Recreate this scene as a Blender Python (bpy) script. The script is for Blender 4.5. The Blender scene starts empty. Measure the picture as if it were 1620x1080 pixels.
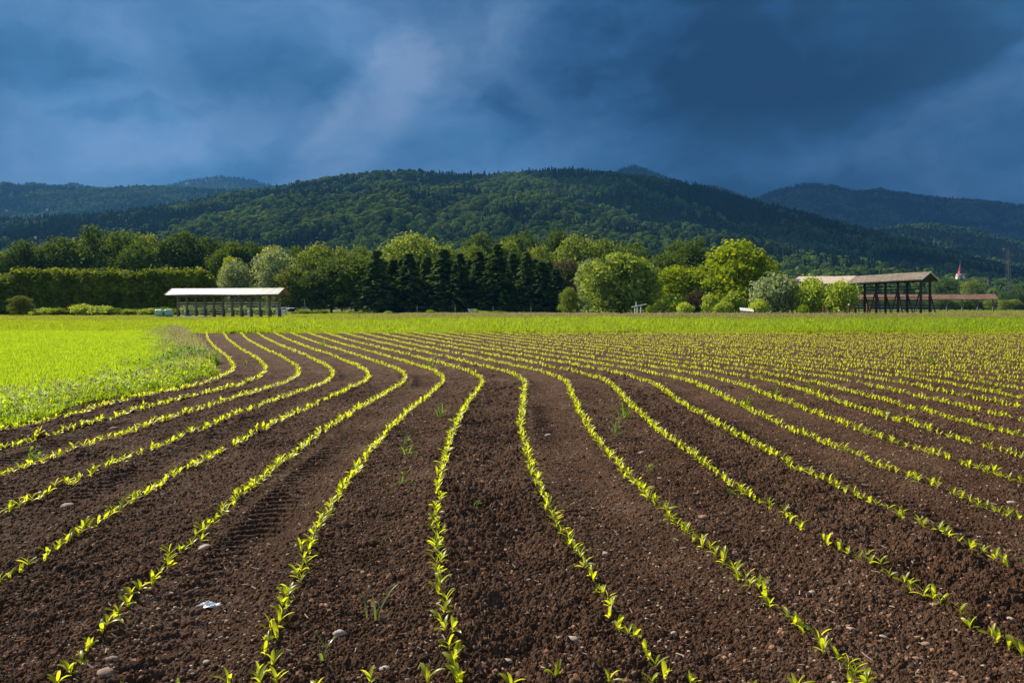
import bpy, math, random
import numpy as np
from mathutils import Vector, Matrix

rng = np.random.default_rng(7)
random.seed(7)
S = bpy.context.scene
COL = S.collection

# ------------------------------------------------------------------ camera
CAM_H, F, CX, HY = 1.30, 1260.0, 810.0, 487.0        # eye height and lens, in pixels of the 1620 wide photograph
cam_d = bpy.data.cameras.new("camera")
cam = bpy.data.objects.new("camera", cam_d); COL.objects.link(cam)
cam.location = (0, 0, CAM_H)
cam.rotation_euler = (math.pi / 2, 0, 0)
cam_d.sensor_width = 36.0
cam_d.lens = F / 1620 * 36.0
cam_d.shift_y = -(540 - HY) / 1620
cam_d.clip_start, cam_d.clip_end = 0.05, 60000
S.camera = cam

# ------------------------------------------------------------------ render and exposure
S.view_settings.view_transform = 'Standard'
S.view_settings.look = 'None'
S.view_settings.exposure = 1.16
S.view_settings.gamma = 1.0
S.render.engine = 'CYCLES'
S.cycles.use_denoising = True
S.cycles.denoiser = 'OPENIMAGEDENOISE'
S.cycles.denoising_input_passes = 'RGB_ALBEDO_NORMAL'
S.cycles.denoising_prefilter = 'ACCURATE'
S.cycles.max_bounces = 6
S.cycles.diffuse_bounces = 3
S.cycles.glossy_bounces = 2
S.cycles.transmission_bounces = 4
S.cycles.transparent_max_bounces = 6
S.cycles.volume_bounces = 0
S.cycles.sample_clamp_indirect = 4.0
S.cycles.caustics_reflective = False
S.cycles.caustics_refractive = False

# ------------------------------------------------------------------ sun
SUN_EL, SUN_AZ = math.radians(39), math.radians(-50)       # azimuth measured from +Y (view direction) towards +X
sun_vec = Vector((math.sin(SUN_AZ) * math.cos(SUN_EL), math.cos(SUN_AZ) * math.cos(SUN_EL), math.sin(SUN_EL)))
sd = bpy.data.lights.new("sun", 'SUN')
sd.energy, sd.angle, sd.color = 5.0, math.radians(0.5), (1.0, 0.91, 0.74)
sun = bpy.data.objects.new("sun", sd); COL.objects.link(sun)
sun.rotation_euler = sun_vec.to_track_quat('Z', 'Y').to_euler()
sun.location = (0, 0, 60)

# ------------------------------------------------------------------ world: storm sky
def srgb(r, g, b):
    f = lambda c: (c / 255 / 12.92) if c / 255 <= 0.04045 else ((c / 255 + 0.055) / 1.055) ** 2.4
    return (f(r), f(g), f(b), 1)

class NT:
    """small helper to write node graphs"""
    def __init__(s, tree): s.t = tree; s.n = tree.nodes; s.l = tree.links
    def add(s, typ, **kw):
        n = s.n.new(typ)
        for k, v in kw.items(): setattr(n, k, v)
        return n
    def set(s, n, i, v):
        if hasattr(v, 'is_output'): s.l.new(v, n.inputs[i])
        elif v is not None: n.inputs[i].default_value = v
    def math(s, op, a, b=None, c=None, clamp=False):
        n = s.add('ShaderNodeMath', operation=op, use_clamp=clamp)
        for i, v in enumerate((a, b, c)):
            if v is not None: s.set(n, i, v)
        return n.outputs[0]
    def vmath(s, op, a, b=None):
        n = s.add('ShaderNodeVectorMath', operation=op); s.set(n, 0, a)
        if b is not None: s.set(n, 1, b)
        return n.outputs['Value'] if op in ('LENGTH', 'DOT_PRODUCT') else n.outputs[0]
    def maprange(s, v, a, b, c=0.0, d=1.0, smooth=False):
        n = s.add('ShaderNodeMapRange', interpolation_type='SMOOTHSTEP' if smooth else 'LINEAR', clamp=True)
        s.set(n, 0, v)
        for i, x in zip((1, 2, 3, 4), (a, b, c, d)): s.set(n, i, x)
        return n.outputs[0]
    def noise(s, vec, scale, detail=4, rough=0.55, out=0, dist=0.0):
        n = s.add('ShaderNodeTexNoise')
        if vec is not None: s.l.new(vec, n.inputs['Vector'])
        n.inputs['Scale'].default_value = scale; n.inputs['Detail'].default_value = detail
        n.inputs['Roughness'].default_value = rough; n.inputs['Distortion'].default_value = dist
        return n.outputs[out]
    def mix(s, f, a, b, mode='MIX'):
        n = s.add('ShaderNodeMix', data_type='RGBA', blend_type=mode)
        s.set(n, 0, f); s.set(n, 6, a); s.set(n, 7, b)
        return n.outputs[2]
    def ramp(s, f, stops):
        n = s.add('ShaderNodeValToRGB'); s.set(n, 0, f)
        e = n.color_ramp.elements
        while len(e) > 1: e.remove(e[-1])
        e[0].position, e[0].color = stops[0]
        for p, c in stops[1:]:
            k = e.new(p); k.color = c
        return n.outputs[0]
    def mapping(s, vec, loc=(0, 0, 0), rot=(0, 0, 0), sc=(1, 1, 1), typ='POINT'):
        n = s.add('ShaderNodeMapping', vector_type=typ); s.l.new(vec, n.inputs[0])
        n.inputs[1].default_value = loc; n.inputs[2].default_value = rot; n.inputs[3].default_value = sc
        return n.outputs[0]

def az_el(px, py):
    a = math.atan((px - CX) / F)
    return a, math.atan((HY - py) / F * math.cos(a))

SKY_GAIN = 0.50
def build_world():
    w = bpy.data.worlds.new("World"); S.world = w; w.use_nodes = True
    g = NT(w.node_tree); g.n.clear()
    d = g.add('ShaderNodeTexCoord').outputs['Generated']
    d = g.vmath('NORMALIZE', d)
    sep = g.add('ShaderNodeSeparateXYZ'); g.l.new(d, sep.inputs[0])
    x, y, z = sep.outputs
    az = g.math('ARCTAN2', x, y); el = g.math('ARCSINE', z)
    cmb = g.add('ShaderNodeCombineXYZ'); g.l.new(az, cmb.inputs[0]); g.l.new(el, cmb.inputs[1])
    p0 = cmb.outputs[0]
    # wispy warp
    wn = g.add('ShaderNodeTexNoise'); g.l.new(p0, wn.inputs['Vector'])
    wn.inputs['Scale'].default_value = 5.0; wn.inputs['Detail'].default_value = 7; wn.inputs['Roughness'].default_value = 0.58
    wv = g.vmath('SUBTRACT', wn.outputs['Color'], (0.5, 0.5, 0.5))
    p = g.vmath('ADD', p0, g.vmath('MULTIPLY', wv, (0.20, 0.13, 0.0)))
    t = g.maprange(az, math.radians(-6), math.radians(15), 0.48, 0.03, True)
    blobs = [  # px, py, half width px, half height px, tilt (deg, counter-clockwise), amount, softness
        (110, 250, 270, 85, 4, .22, 0), (330, 208, 230, 48, 8, .24, .35), (215, 100, 85, 55, 30, .16, .2), (80, 160, 140, 22, 6, .10, .4), (60, 15, 220, 40, 0, .14, 0),
        (40, 112, 180, 42, 0, -.20, .3), (400, 125, 150, 58, -14, -.20, .35), (215, 186, 130, 15, 8, -.20, .5), (350, 276, 190, 24, 4, -.18, .3),
        (478, 190, 30, 95, -30, -.10, .4), (565, 200, 78, 160, -32, .24, .62), (600, 150, 60, 120, -38, .06, .6), (700, 120, 170, 70, 36, .16, .3), (560, 52, 170, 62, -15, .12, .3),
        (880, 262, 220, 50, 10, .13, .2), (815, 205, 60, 70, 10, -.14, .2), (820, 25, 55, 45, 40, .10, .4), (960, 60, 140, 50, 25, .06, .3),
        (1470, 268, 280, 52, -4, .30, .1), (1320, 225, 230, 40, 14, .17, .3), (1560, 178, 160, 46, 14, .20, .3), (1583, 98, 36, 20, 0, .34, .2), (1570, 135, 85, 40, -30, .12, .1),
        (1345, 275, 70, 26, 0, -.14, .3), (1180, 150, 220, 90, 20, -.09, 0), (1470, 120, 190, 40, 10, -.09, .3), (1060, 235, 200, 55, 16, .10, .2), (1000, 150, 160, 40, 30, .06, .4),
    ]
    for bx, by, rx, ry, rot, am, so in blobs:
        a, e = az_el(bx, by)
        v = g.mapping(p, (a, e, 0), (0, 0, math.radians(rot)), (rx / F, ry / F, 1), 'TEXTURE')
        t = g.math('ADD', t, g.math('MULTIPLY', g.maprange(g.vmath('LENGTH', v), so, 1.25, 1.0, 0.0, True), am * 1.0))
    streak = g.mapping(p0, (0, 0, 0), (0, 0, math.radians(-24)), (3.2, 9.0, 1))
    t = g.math('ADD', t, g.math('MULTIPLY', g.math('SUBTRACT', g.noise(streak, 1.6, 8, .58), .5), .34))
    t = g.math('ADD', t, g.math('MULTIPLY', g.math('SUBTRACT', g.noise(p, 11.0, 8, .66), .5), .34))
    bw = g.math('ABSOLUTE', g.math('SUBTRACT', g.math('MULTIPLY', g.noise(g.mapping(p, (3, 1, 0), (0, 0, math.radians(-30)), (1.0, 1.9, 1)), 5.5, 9, .62), 2.0), 1.0))
    t = g.math('ADD', t, g.math('MULTIPLY', g.math('SUBTRACT', .18, bw), .55))
    t = g.math('ADD', g.math('MULTIPLY', g.math('SUBTRACT', t, .36), 1.12), .34, clamp=True)
    c = g.ramp(t, [(0.0, srgb(16, 42, 74)), (0.13, srgb(26, 62, 102)), (0.28, srgb(42, 84, 128)), (0.45, srgb(64, 102, 146)),
                   (0.65, srgb(88, 122, 164)), (0.85, srgb(112, 140, 178)), (1.0, srgb(132, 154, 188))])
    # the cloud deck is darkest overhead
    c = g.mix(g.maprange(el, math.radians(24), math.radians(55), 0, 1, True), c, g.mix(1.0, c, (.45, .45, .45, 1), 'MULTIPLY'))
    # purple-grey tinge low on the far side of the storm
    a, e = az_el(1520, 265)
    v = g.mapping(p, (a, e, 0), (0, 0, 0), (480 / F, 190 / F, 1), 'TEXTURE')
    c = g.mix(g.maprange(g.vmath('LENGTH', v), .1, 1.2, .62, 0, True), c, g.mix(1.0, c, (1.30, .84, .78, 1), 'MULTIPLY'))
    # the clear sky behind the camera
    sky = g.add('ShaderNodeTexSky', sky_type='NISHITA'); sky.sun_disc = False
    sky.sun_elevation = SUN_EL; sky.sun_rotation = SUN_AZ
    sky.air_density = 1.2; sky.dust_density = 1.0
    b1 = g.add('ShaderNodeBackground'); g.l.new(sky.outputs[0], b1.inputs[0]); b1.inputs[1].default_value = 0.06
    b2 = g.add('ShaderNodeBackground'); g.l.new(c, b2.inputs[0]); b2.inputs[1].default_value = SKY_GAIN
    mx = g.add('ShaderNodeMixShader')
    g.l.new(g.maprange(y, -0.15, 0.35, 0, 1, True), mx.inputs[0])
    g.l.new(b1.outputs[0], mx.inputs[1]); g.l.new(b2.outputs[0], mx.inputs[2])
    o = g.add('ShaderNodeOutputWorld'); g.l.new(mx.outputs[0], o.inputs[0])
    w.cycles.sampling_method = 'AUTOMATIC'
build_world()

# ------------------------------------------------------------------ helpers
def X_at(px, D): return (px - CX) / F * D
def Z_at(py, D): return CAM_H + (HY - py) / F * D

def props(o, label=None, cat=None, group=None, kind=None):
    if label: o['label'] = label
    if cat: o['category'] = cat
    if group: o['group'] = group
    if kind: o['kind'] = kind
    return o

def empty(name, loc, rz=0.0, **kw):
    o = bpy.data.objects.new(name, None); COL.objects.link(o)
    o.location = loc; o.rotation_euler = (0, 0, rz); o.empty_display_size = 0.2
    return props(o, **kw)

def mesh_np(name, V, faces, mats=None, smooth=False, mat_idx=None):
    """faces: list of (M,k) int arrays"""
    V = np.asarray(V, dtype=np.float32)
    me = bpy.data.meshes.new(name)
    me.vertices.add(len(V)); me.vertices.foreach_set("co", V.ravel())
    faces = [np.asarray(f, dtype=np.int32) for f in faces if len(f)]
    tot = np.concatenate([np.full(len(f), f.shape[1], np.int32) for f in faces])
    loops = np.concatenate([f.ravel() for f in faces])
    start = np.concatenate([[0], np.cumsum(tot)[:-1]]).astype(np.int32)
    me.loops.add(len(loops)); me.loops.foreach_set("vertex_index", loops)
    me.polygons.add(len(tot)); me.polygons.foreach_set("loop_start", start)
    try: me.polygons.foreach_set("loop_total", tot)
    except Exception: pass
    if mat_idx is not None: me.polygons.foreach_set("material_index", np.asarray(mat_idx, np.int32))
    me.polygons.foreach_set("use_smooth", np.full(len(tot), smooth, dtype=bool))
    for m in (mats if isinstance(mats, (list, tuple)) else [mats]):
        if m: me.materials.append(m)
    me.update(calc_edges=True); me.validate()
    return me

def link(name, me, parent=None, loc=None, rot=None, **kw):
    o = bpy.data.objects.new(name, me); COL.objects.link(o)
    if parent: o.parent = parent
    if loc is not None: o.location = loc
    if rot is not None: o.rotation_euler = rot
    return props(o, **kw)

class MB:
    """collects boxes, beams and prisms into one mesh"""
    def __init__(s): s.v = []; s.q = []; s.n = 0
    def raw(s, V, Q):
        s.v.append(np.asarray(V, float)); s.q += [tuple(i + s.n for i in f) for f in Q]; s.n += len(V)
    def box(s, x0, x1, y0, y1, z0, z1, jitter=0):
        V = [(x, y, z) for z in (z0, z1) for (x, y) in ((x0, y0), (x1, y0), (x1, y1), (x0, y1))]
        s.raw(V, [(3, 2, 1, 0), (4, 5, 6, 7), (0, 1, 5, 4), (1, 2, 6, 5), (2, 3, 7, 6), (3, 0, 4, 7)])
    def beam(s, a, b, w, h=None, sides=4, taper=1.0):
        a, b = Vector(a), Vector(b); h = h or w
        d = (b - a).normalized()
        up = Vector((0, 0, 1)) if abs(d.z) < 0.9 else Vector((1, 0, 0))
        r = d.cross(up).normalized(); u = r.cross(d)
        V = []
        for p, k in ((a, 1.0), (b, taper)):
            for i in range(sides):
                t = 2 * math.pi * (i + .5) / sides
                f = math.sqrt(2) if sides == 4 else 1.0
                V.append(p + r * (math.cos(t) * w / 2 * f * k) + u * (math.sin(t) * h / 2 * f * k))
        Q = [(i, (i + 1) % sides, (i + 1) % sides + sides, i + sides) for i in range(sides)]
        Q += [tuple(reversed(range(sides))), tuple(range(sides, 2 * sides))]
        s.raw(V, Q)
    def tube(s, pts, rads, sides=7):
        V = []; Q = []
        pts = [Vector(p) for p in pts]
        for i, (p, r) in enumerate(zip(pts, rads)):
            d = (pts[min(i + 1, len(pts) - 1)] - pts[max(i - 1, 0)]).normalized()
            up = Vector((0, 1, 0)) if abs(d.y) < 0.9 else Vector((1, 0, 0))
            a = d.cross(up).normalized(); b = a.cross(d)
            for k in range(sides):
                t = 2 * math.pi * k / sides
                V.append(p + a * math.cos(t) * r + b * math.sin(t) * r)
        for i in range(len(pts) - 1):
            for k in range(sides):
                k2 = (k + 1) % sides
                Q.append((i * sides + k, i * sides + k2, (i + 1) * sides + k2, (i + 1) * sides + k))
        Q.append(tuple(reversed(range(sides)))); Q.append(tuple(range((len(pts) - 1) * sides, len(pts) * sides)))
        s.raw(V, Q)
    def me(s, name, mat, smooth=False):
        V = np.concatenate(s.v); by = {}
        for f in s.q: by.setdefault(len(f), []).append(f)
        return mesh_np(name, V, [np.array(f) for f in by.values()], mat, smooth)
    def link(s, name, mat, parent=None, smooth=False, **kw):
        return link(name, s.me(name, mat, smooth), parent, **kw)

# numpy noise -------------------------------------------------------
def _hash(ix, iy, seed):
    h = (ix.astype(np.int64) * 374761393 + iy.astype(np.int64) * 668265263 + seed * 1442695041) & 0xFFFFFFFF
    h = ((h ^ (h >> 13)) * 1274126177) & 0xFFFFFFFF
    h = ((h ^ (h >> 16)) * 2246822519) & 0xFFFFFFFF
    return ((h ^ (h >> 13)) & 0xFFFFFF) / float(0xFFFFFF)
def vnoise(x, y, seed=0):
    ix, iy = np.floor(x), np.floor(y); fx, fy = x - ix, y - iy
    ix, iy = ix.astype(np.int64), iy.astype(np.int64)
    u, v = fx * fx * (3 - 2 * fx), fy * fy * (3 - 2 * fy)
    a, b = _hash(ix, iy, seed), _hash(ix + 1, iy, seed)
    c, d = _hash(ix, iy + 1, seed), _hash(ix + 1, iy + 1, seed)
    return (a * (1 - u) + b * u) * (1 - v) + (c * (1 - u) + d * u) * v
def fbm(x, y, octv=4, seed=0, gain=.5):
    s = 0; a = 1; tot = 0
    for i in range(octv):
        s = s + a * vnoise(x * 2 ** i, y * 2 ** i, seed + i * 17); tot += a; a *= gain
    return s / tot
def clods(x, y, seed=0, dens=1.0):
    """rounded lumps scattered on a lattice, 0..1"""
    ix, iy = np.floor(x).astype(np.int64), np.floor(y).astype(np.int64)
    out = np.zeros_like(x)
    for dx in (-1, 0, 1):
        for dy in (-1, 0, 1):
            cx, cy = ix + dx, iy + dy
            px = cx + _hash(cx, cy, seed); py = cy + _hash(cx, cy, seed + 91)
            r = .28 + .42 * _hash(cx, cy, seed + 55)
            on = _hash(cx, cy, seed + 31) < dens
            ex = .7 + .6 * _hash(cx, cy, seed + 77)
            d2 = ((x - px) ** 2 * ex + (y - py) ** 2 / ex) / (r * r)
            out = np.maximum(out, np.where(on, np.sqrt(np.clip(1 - d2, 0, 1)) * r / .7, 0))
    return out

# ------------------------------------------------------------------ materials
def new_mat(name):
    m = bpy.data.materials.new(name); m.use_nodes = True
    g = NT(m.node_tree); g.n.clear()
    out = g.add('ShaderNodeOutputMaterial')
    return m, g, out
def c4(c): return (c[0], c[1], c[2], 1.0)

def leaf_mat(name, ca, cb, trans=0.35, tcol=None, spec=0.25, rough=0.5, scale=3.0, objvar=0.25, per_leaf=0.25, gain=1.0, stand=0.0):
    ca = [v * gain for v in ca]; cb = [v * gain for v in cb]
    """thin leaf: diffuse + translucent + sheen of gloss; colour varies by tree and by clump"""
    m, g, out = new_mat(name)
    geo = g.add('ShaderNodeNewGeometry'); obj = g.add('ShaderNodeObjectInfo')
    tc = g.add('ShaderNodeTexCoord').outputs['Object']
    n = g.noise(tc, scale, 3, .6)
    f = g.math('ADD', g.math('MULTIPLY', g.math('SUBTRACT', n, .5), 1.6), .5)
    f = g.math('ADD', f, g.math('MULTIPLY', g.math('SUBTRACT', geo.outputs['Random Per Island'], .5), per_leaf * 2))
    if stand: f = g.math('ADD', f, g.math('MULTIPLY', g.math('SUBTRACT', g.noise(geo.outputs['Position'], .007, 4, .6), .5), stand))
    f = g.math('ADD', f, g.math('MULTIPLY', g.math('SUBTRACT', obj.outputs['Random'], .5), objvar * 2), clamp=True)
    col = g.mix(f, c4(ca), c4(cb))
    d = g.add('ShaderNodeBsdfPrincipled'); g.l.new(col, d.inputs['Base Color'])
    d.inputs['Roughness'].default_value = rough; d.inputs['Specular IOR Level'].default_value = spec
    t = g.add('ShaderNodeBsdfTranslucent')
    if tcol is None: g.l.new(g.mix(1.0, col, (1.5, 1.35, .6, 1), 'MULTIPLY'), t.inputs[0])
    else:
        g.l.new(g.mix(g.math('MULTIPLY', f, 1.0), c4([v * .75 for v in tcol]), c4(tcol)), t.inputs[0])
    mx = g.add('ShaderNodeMixShader'); mx.inputs[0].default_value = trans
    g.l.new(d.outputs[0], mx.inputs[1]); g.l.new(t.outputs[0], mx.inputs[2]); g.l.new(mx.outputs[0], out.inputs[0])
    return m

def surf_mat(name, ca, cb, scale=4.0, rough=.8, spec=.3, metal=0.0, bump=0.0, bscale=30, stretch=(1, 1, 1), detail=5):
    m, g, out = new_mat(name)
    tc = g.mapping(g.add('ShaderNodeTexCoord').outputs['Object'], sc=stretch)
    n = g.noise(tc, scale, detail, .65)
    f = g.maprange(n, .3, .7)
    d = g.add('ShaderNodeBsdfPrincipled')
    g.l.new(g.mix(f, c4(ca), c4(cb)), d.inputs['Base Color'])
    d.inputs['Roughness'].default_value = rough; d.inputs['Specular IOR Level'].default_value = spec; d.inputs['Metallic'].default_value = metal
    if bump:
        b = g.add('ShaderNodeBump'); b.inputs['Strength'].default_value = bump; b.inputs['Distance'].default_value = .02
        g.l.new(g.noise(tc, bscale, 4, .6), b.inputs['Height']); g.l.new(b.outputs[0], d.inputs['Normal'])
    g.l.new(d.outputs[0], out.inputs[0])
    return m

M = {}
M['bark'] = surf_mat('bark', (.045, .035, .026), (.11, .09, .07), 3, .9, stretch=(1, 1, .25))
M['weathered'] = surf_mat('weathered_timber', (.11, .09, .08), (.30, .25, .215), 2.5, .85, stretch=(3, 3, .6))
M['dark_timber'] = surf_mat('dark_timber', (.020, .016, .013), (.085, .066, .052), 2.5, .85, stretch=(3, 3, .5))
M['rail'] = surf_mat('grey_rail_timber', (.45, .38, .31), (.75, .66, .57), 2.0, .85, stretch=(.4, 3, 3))
M['concrete'] = surf_mat('concrete', (.24, .23, .22), (.42, .41, .39), 2.0, .9)
M['footing'] = surf_mat('dark_footing', (.05, .05, .055), (.12, .115, .12), 3.0, .9)
M['red_trim'] = surf_mat('red_verge_board', (.20, .065, .035), (.34, .14, .08), 3, .7)
M['rust'] = surf_mat('rusty_steel', (.10, .032, .018), (.22, .08, .045), 6, .85)
M['film'] = surf_mat('bale_film', (.24, .42, .30), (.46, .62, .50), 2.2, .32, .5, stretch=(1, 1, 3), bump=.5, bscale=5)
M['film_dark'] = surf_mat('dark_net', (.02, .025, .03), (.06, .065, .07), 3, .7)
M['white_paint'] = surf_mat('white_paint', (.55, .54, .50), (.80, .79, .76), 4, .6)
M['white_plastic'] = surf_mat('white_plastic', (.62, .64, .66), (.8, .8, .8), 8, .35)
M['blue_plastic'] = surf_mat('pale_blue_plastic', (.35, .48, .52), (.6, .7, .72), 4, .4)
M['plaster'] = surf_mat('white_plaster', (.58, .56, .52), (.78, .77, .74), 1.2, .9)
M['spire'] = surf_mat('red_spire_sheet', (.20, .022, .028), (.34, .05, .055), 1.5, .5)
M['opening'] = surf_mat('dark_opening', (.01, .01, .012), (.025, .025, .03), 2, .8)
M['pale_roof'] = surf_mat('pale_green_roof', (.25, .32, .30), (.40, .46, .43), .8, .6)
M['steel'] = surf_mat('galvanised_steel', (.18, .19, .20), (.34, .35, .36), 2, .5, metal=.3)
M['cow_white'] = surf_mat('cow_white_hide', (.6, .57, .52), (.75, .73, .7), 3, .8)
M['stone'] = surf_mat('pale_stone', (.26, .20, .155), (.54, .46, .38), 9, .85, bump=.4, bscale=18)
M['stone_pink'] = surf_mat('pinkish_stone', (.19, .12, .09), (.40, .28, .22), 9, .85, bump=.4, bscale=18)

def metal_roof():
    m, g, out = new_mat('pale_sheet_roof')
    tc = g.add('ShaderNodeTexCoord').outputs['Object']
    n = g.noise(g.mapping(tc, sc=(1, .25, .25)), 1.2, 4, .6)
    d = g.add('ShaderNodeBsdfPrincipled')
    g.l.new(g.mix(g.maprange(n, .3, .7), (.24, .238, .235, 1), (.44, .435, .43, 1)), d.inputs['Base Color'])
    d.inputs['Roughness'].default_value = .45
    g.l.new(d.outputs[0], out.inputs[0]); return m
M['sheet_roof'] = metal_roof()

def tile_roof(name, cols, sx, sz, rough=.8):
    """rows of small tiles or shingles with per-tile tint"""
    m, g, out = new_mat(name)
    tc = g.add('ShaderNodeTexCoord').outputs['Object']
    vo = g.add('ShaderNodeTexVoronoi', feature='F1'); vo.inputs['Randomness'].default_value = .45
    g.l.new(g.mapping(tc, sc=(sx, sz, sz)), vo.inputs['Vector']); vo.inputs['Scale'].default_value = 1.0
    sp = g.add('ShaderNodeSeparateColor'); g.l.new(vo.outputs['Color'], sp.inputs[0])
    big = g.noise(g.mapping(tc, sc=(.5, .5, .5)), 1.0, 4, .6)
    f = g.math('ADD', g.math('MULTIPLY', sp.outputs[0], .55), g.math('MULTIPLY', big, .55), clamp=True)
    c = g.ramp(f, [(0, c4(cols[0])), (.5, c4(cols[1])), (1, c4(cols[2]))])
    d = g.add('ShaderNodeBsdfPrincipled'); g.l.new(c, d.inputs['Base Color']); d.inputs['Roughness'].default_value = rough
    b = g.add('ShaderNodeBump'); b.inputs['Strength'].default_value = .6; b.inputs['Distance'].default_value = .05
    g.l.new(vo.outputs['Distance'], b.inputs['Height']); g.l.new(b.outputs[0], d.inputs['Normal'])
    g.l.new(d.outputs[0], out.inputs[0]); return m
M['shingle'] = tile_roof('weathered_shingles', ((.060, .046, .036), (.16, .122, .092), (.30, .24, .19)), 4, 3.2)
M['pale_shingle'] = tile_roof('pale_new_shingles', ((.27, .20, .165), (.40, .31, .26), (.52, .42, .36)), 4, 3.2)
M['red_tile'] = tile_roof('old_red_tiles', ((.17, .070, .040), (.34, .160, .095), (.52, .31, .21)), 3, 3)

# foliage
TS = dict(spec=.06, rough=.75, gain=1.5)
M['broad'] = leaf_mat('broadleaf_foliage', (.026, .050, .010), (.090, .135, .022), .38, scale=.45, **TS)
M['light'] = leaf_mat('light_foliage', (.065, .100, .018), (.190, .235, .045), .42, scale=.5, **TS)
M['yellow'] = leaf_mat('yellow_green_foliage', (.070, .118, .006), (.250, .300, .014), .45, scale=.6, **TS)
M['silver'] = leaf_mat('silver_foliage', (.120, .165, .070), (.420, .500, .290), .36, scale=.7, spec=.15, rough=.6)
M['spruce'] = leaf_mat('spruce_needles', (.026, .054, .014), (.080, .130, .030), .30, scale=.6, **TS)
M['olive'] = leaf_mat('olive_foliage', (.062, .085, .016), (.150, .170, .032), .35, scale=.5, **TS)
M['brown'] = leaf_mat('brownish_foliage', (.040, .036, .020), (.110, .092, .050), .3, scale=.5, **TS)
M['willow'] = leaf_mat('willow_foliage', (.075, .120, .020), (.300, .360, .095), .42, scale=.5, **TS)
M['hedge'] = leaf_mat('hedge_foliage', (.036, .064, .008), (.150, .185, .022), .42, scale=.35, **TS)
M['shrub'] = leaf_mat('shrub_foliage', (.110, .170, .018), (.360, .420, .075), .48, scale=1.0, **TS)
M['far_wood'] = leaf_mat('far_wood_foliage', (.032, .066, .022), (.165, .240, .055), .30, scale=.12, objvar=.32, per_leaf=.08, stand=2.4, spec=0, rough=.9)
M['far_conifer'] = leaf_mat('far_conifer_foliage', (.016, .034, .015), (.040, .066, .024), .15, scale=.12, objvar=.4, per_leaf=.10, spec=0, rough=.9)
M['blossom'] = leaf_mat('cream_blossom', (.45, .45, .28), (.65, .63, .45), .25, scale=3)

# crop and grass
M['maize'] = leaf_mat('maize_leaf', (.21, .28, .012), (.34, .385, .018), .55, tcol=(.82, .86, .028), spec=.45, rough=.38, scale=25, objvar=.3)
M['grass_lime'] = leaf_mat('lime_grass', (.130, .235, .008), (.290, .380, .014), .50, tcol=(.60, .80, .020), spec=.3, scale=2, objvar=.35)
M['grass_strip'] = leaf_mat('tall_green_grass', (.060, .145, .006), (.270, .350, .016), .48, tcol=(.52, .66, .015), spec=.2, scale=.9, objvar=.75)
M['grass_far'] = leaf_mat('far_meadow_grass', (.100, .160, .010), (.300, .330, .024), .42, tcol=(.50, .55, .030), spec=.2, scale=.35, objvar=.75)
M['grass_seed'] = leaf_mat('seeding_grass', (.300, .260, .120), (.480, .400, .230), .35, tcol=(.52, .44, .20), spec=.2, scale=.6, objvar=.4)
M['weed'] = leaf_mat('weed_leaf', (.040, .105, .007), (.130, .235, .014), .42, tcol=(.30, .52, .02), spec=.12, rough=.5, scale=8)
M['grass_blade'] = leaf_mat('grey_green_blade', (.060, .105, .020), (.150, .200, .060), .40, tcol=(.26, .36, .04), spec=.7, rough=.28, scale=8)

def ground_mat():
    m, g, out = new_mat('meadow_ground')
    p = g.add('ShaderNodeNewGeometry').outputs['Position']
    n1 = g.noise(p, .06, 5, .6); n2 = g.noise(p, 1.7, 4, .7)
    a = g.mix(g.maprange(n1, .35, .65), (.085, .120, .014, 1), (.150, .165, .030, 1))
    a = g.mix(g.maprange(n2, .35, .7, 0, .6), a, (.055, .075, .012, 1))
    d = g.add('ShaderNodeBsdfPrincipled'); g.l.new(a, d.inputs['Base Color']); d.inputs['Roughness'].default_value = .95
    d.inputs['Specular IOR Level'].default_value = .1
    g.l.new(d.outputs[0], out.inputs[0]); return m
M['ground'] = ground_mat()

def soil_mat():
    m, g, out = new_mat('tilled_soil')
    p = g.add('ShaderNodeNewGeometry').outputs['Position']
    big = g.noise(p, 1.1, 4, .6); mid = g.noise(p, 11, 5, .7); fine = g.noise(p, 75, 4, .75)
    f = g.math('ADD', g.math('MULTIPLY', big, .35), g.math('ADD', g.math('MULTIPLY', mid, .35), g.math('MULTIPLY', fine, .5)))
    c = g.ramp(g.maprange(f, .40, .82), [(0, (.036, .0175, .0098, 1)), (.5, (.112, .0600, .0360, 1)), (1, (.260, .165, .112, 1))])
    # pale specks: grit, straw crumbs, dry crumbs
    vo = g.add('ShaderNodeTexVoronoi', feature='F1'); g.l.new(g.mapping(p, sc=(1, 1, .4)), vo.inputs['Vector']); vo.inputs['Scale'].default_value = 46
    sp = g.add('ShaderNodeSeparateColor'); g.l.new(vo.outputs['Color'], sp.inputs[0])
    on = g.math('MULTIPLY', g.math('GREATER_THAN', sp.outputs[0], .80), g.math('LESS_THAN', vo.outputs['Distance'], .26))
    c = g.mix(g.math('MULTIPLY', on, .75), c, g.mix(sp.outputs[1], (.15, .105, .080, 1), (.34, .27, .22, 1)))
    ob = g.add('ShaderNodeObjectInfo').outputs['Random']
    c = g.mix(1.0, c, g.ramp(ob, [(0, (.6, .6, .6, 1)), (.72, (1.1, 1.1, 1.1, 1)), (.9, (1.7, 1.65, 1.6, 1)), (1, (3.4, 3.3, 3.2, 1))]), 'MULTIPLY')
    d = g.add('ShaderNodeBsdfPrincipled'); g.l.new(c, d.inputs['Base Color'])
    d.inputs['Roughness'].default_value = .9; d.inputs['Specular IOR Level'].default_value = .06
    b = g.add('ShaderNodeBump'); b.inputs['Strength'].default_value = .8; b.inputs['Distance'].default_value = .008
    g.l.new(g.noise(p, 140, 5, .7), b.inputs['Height']); g.l.new(b.outputs[0], d.inputs['Normal'])
    g.l.new(d.outputs[0], out.inputs[0]); return m
M['soil'] = soil_mat()

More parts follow.
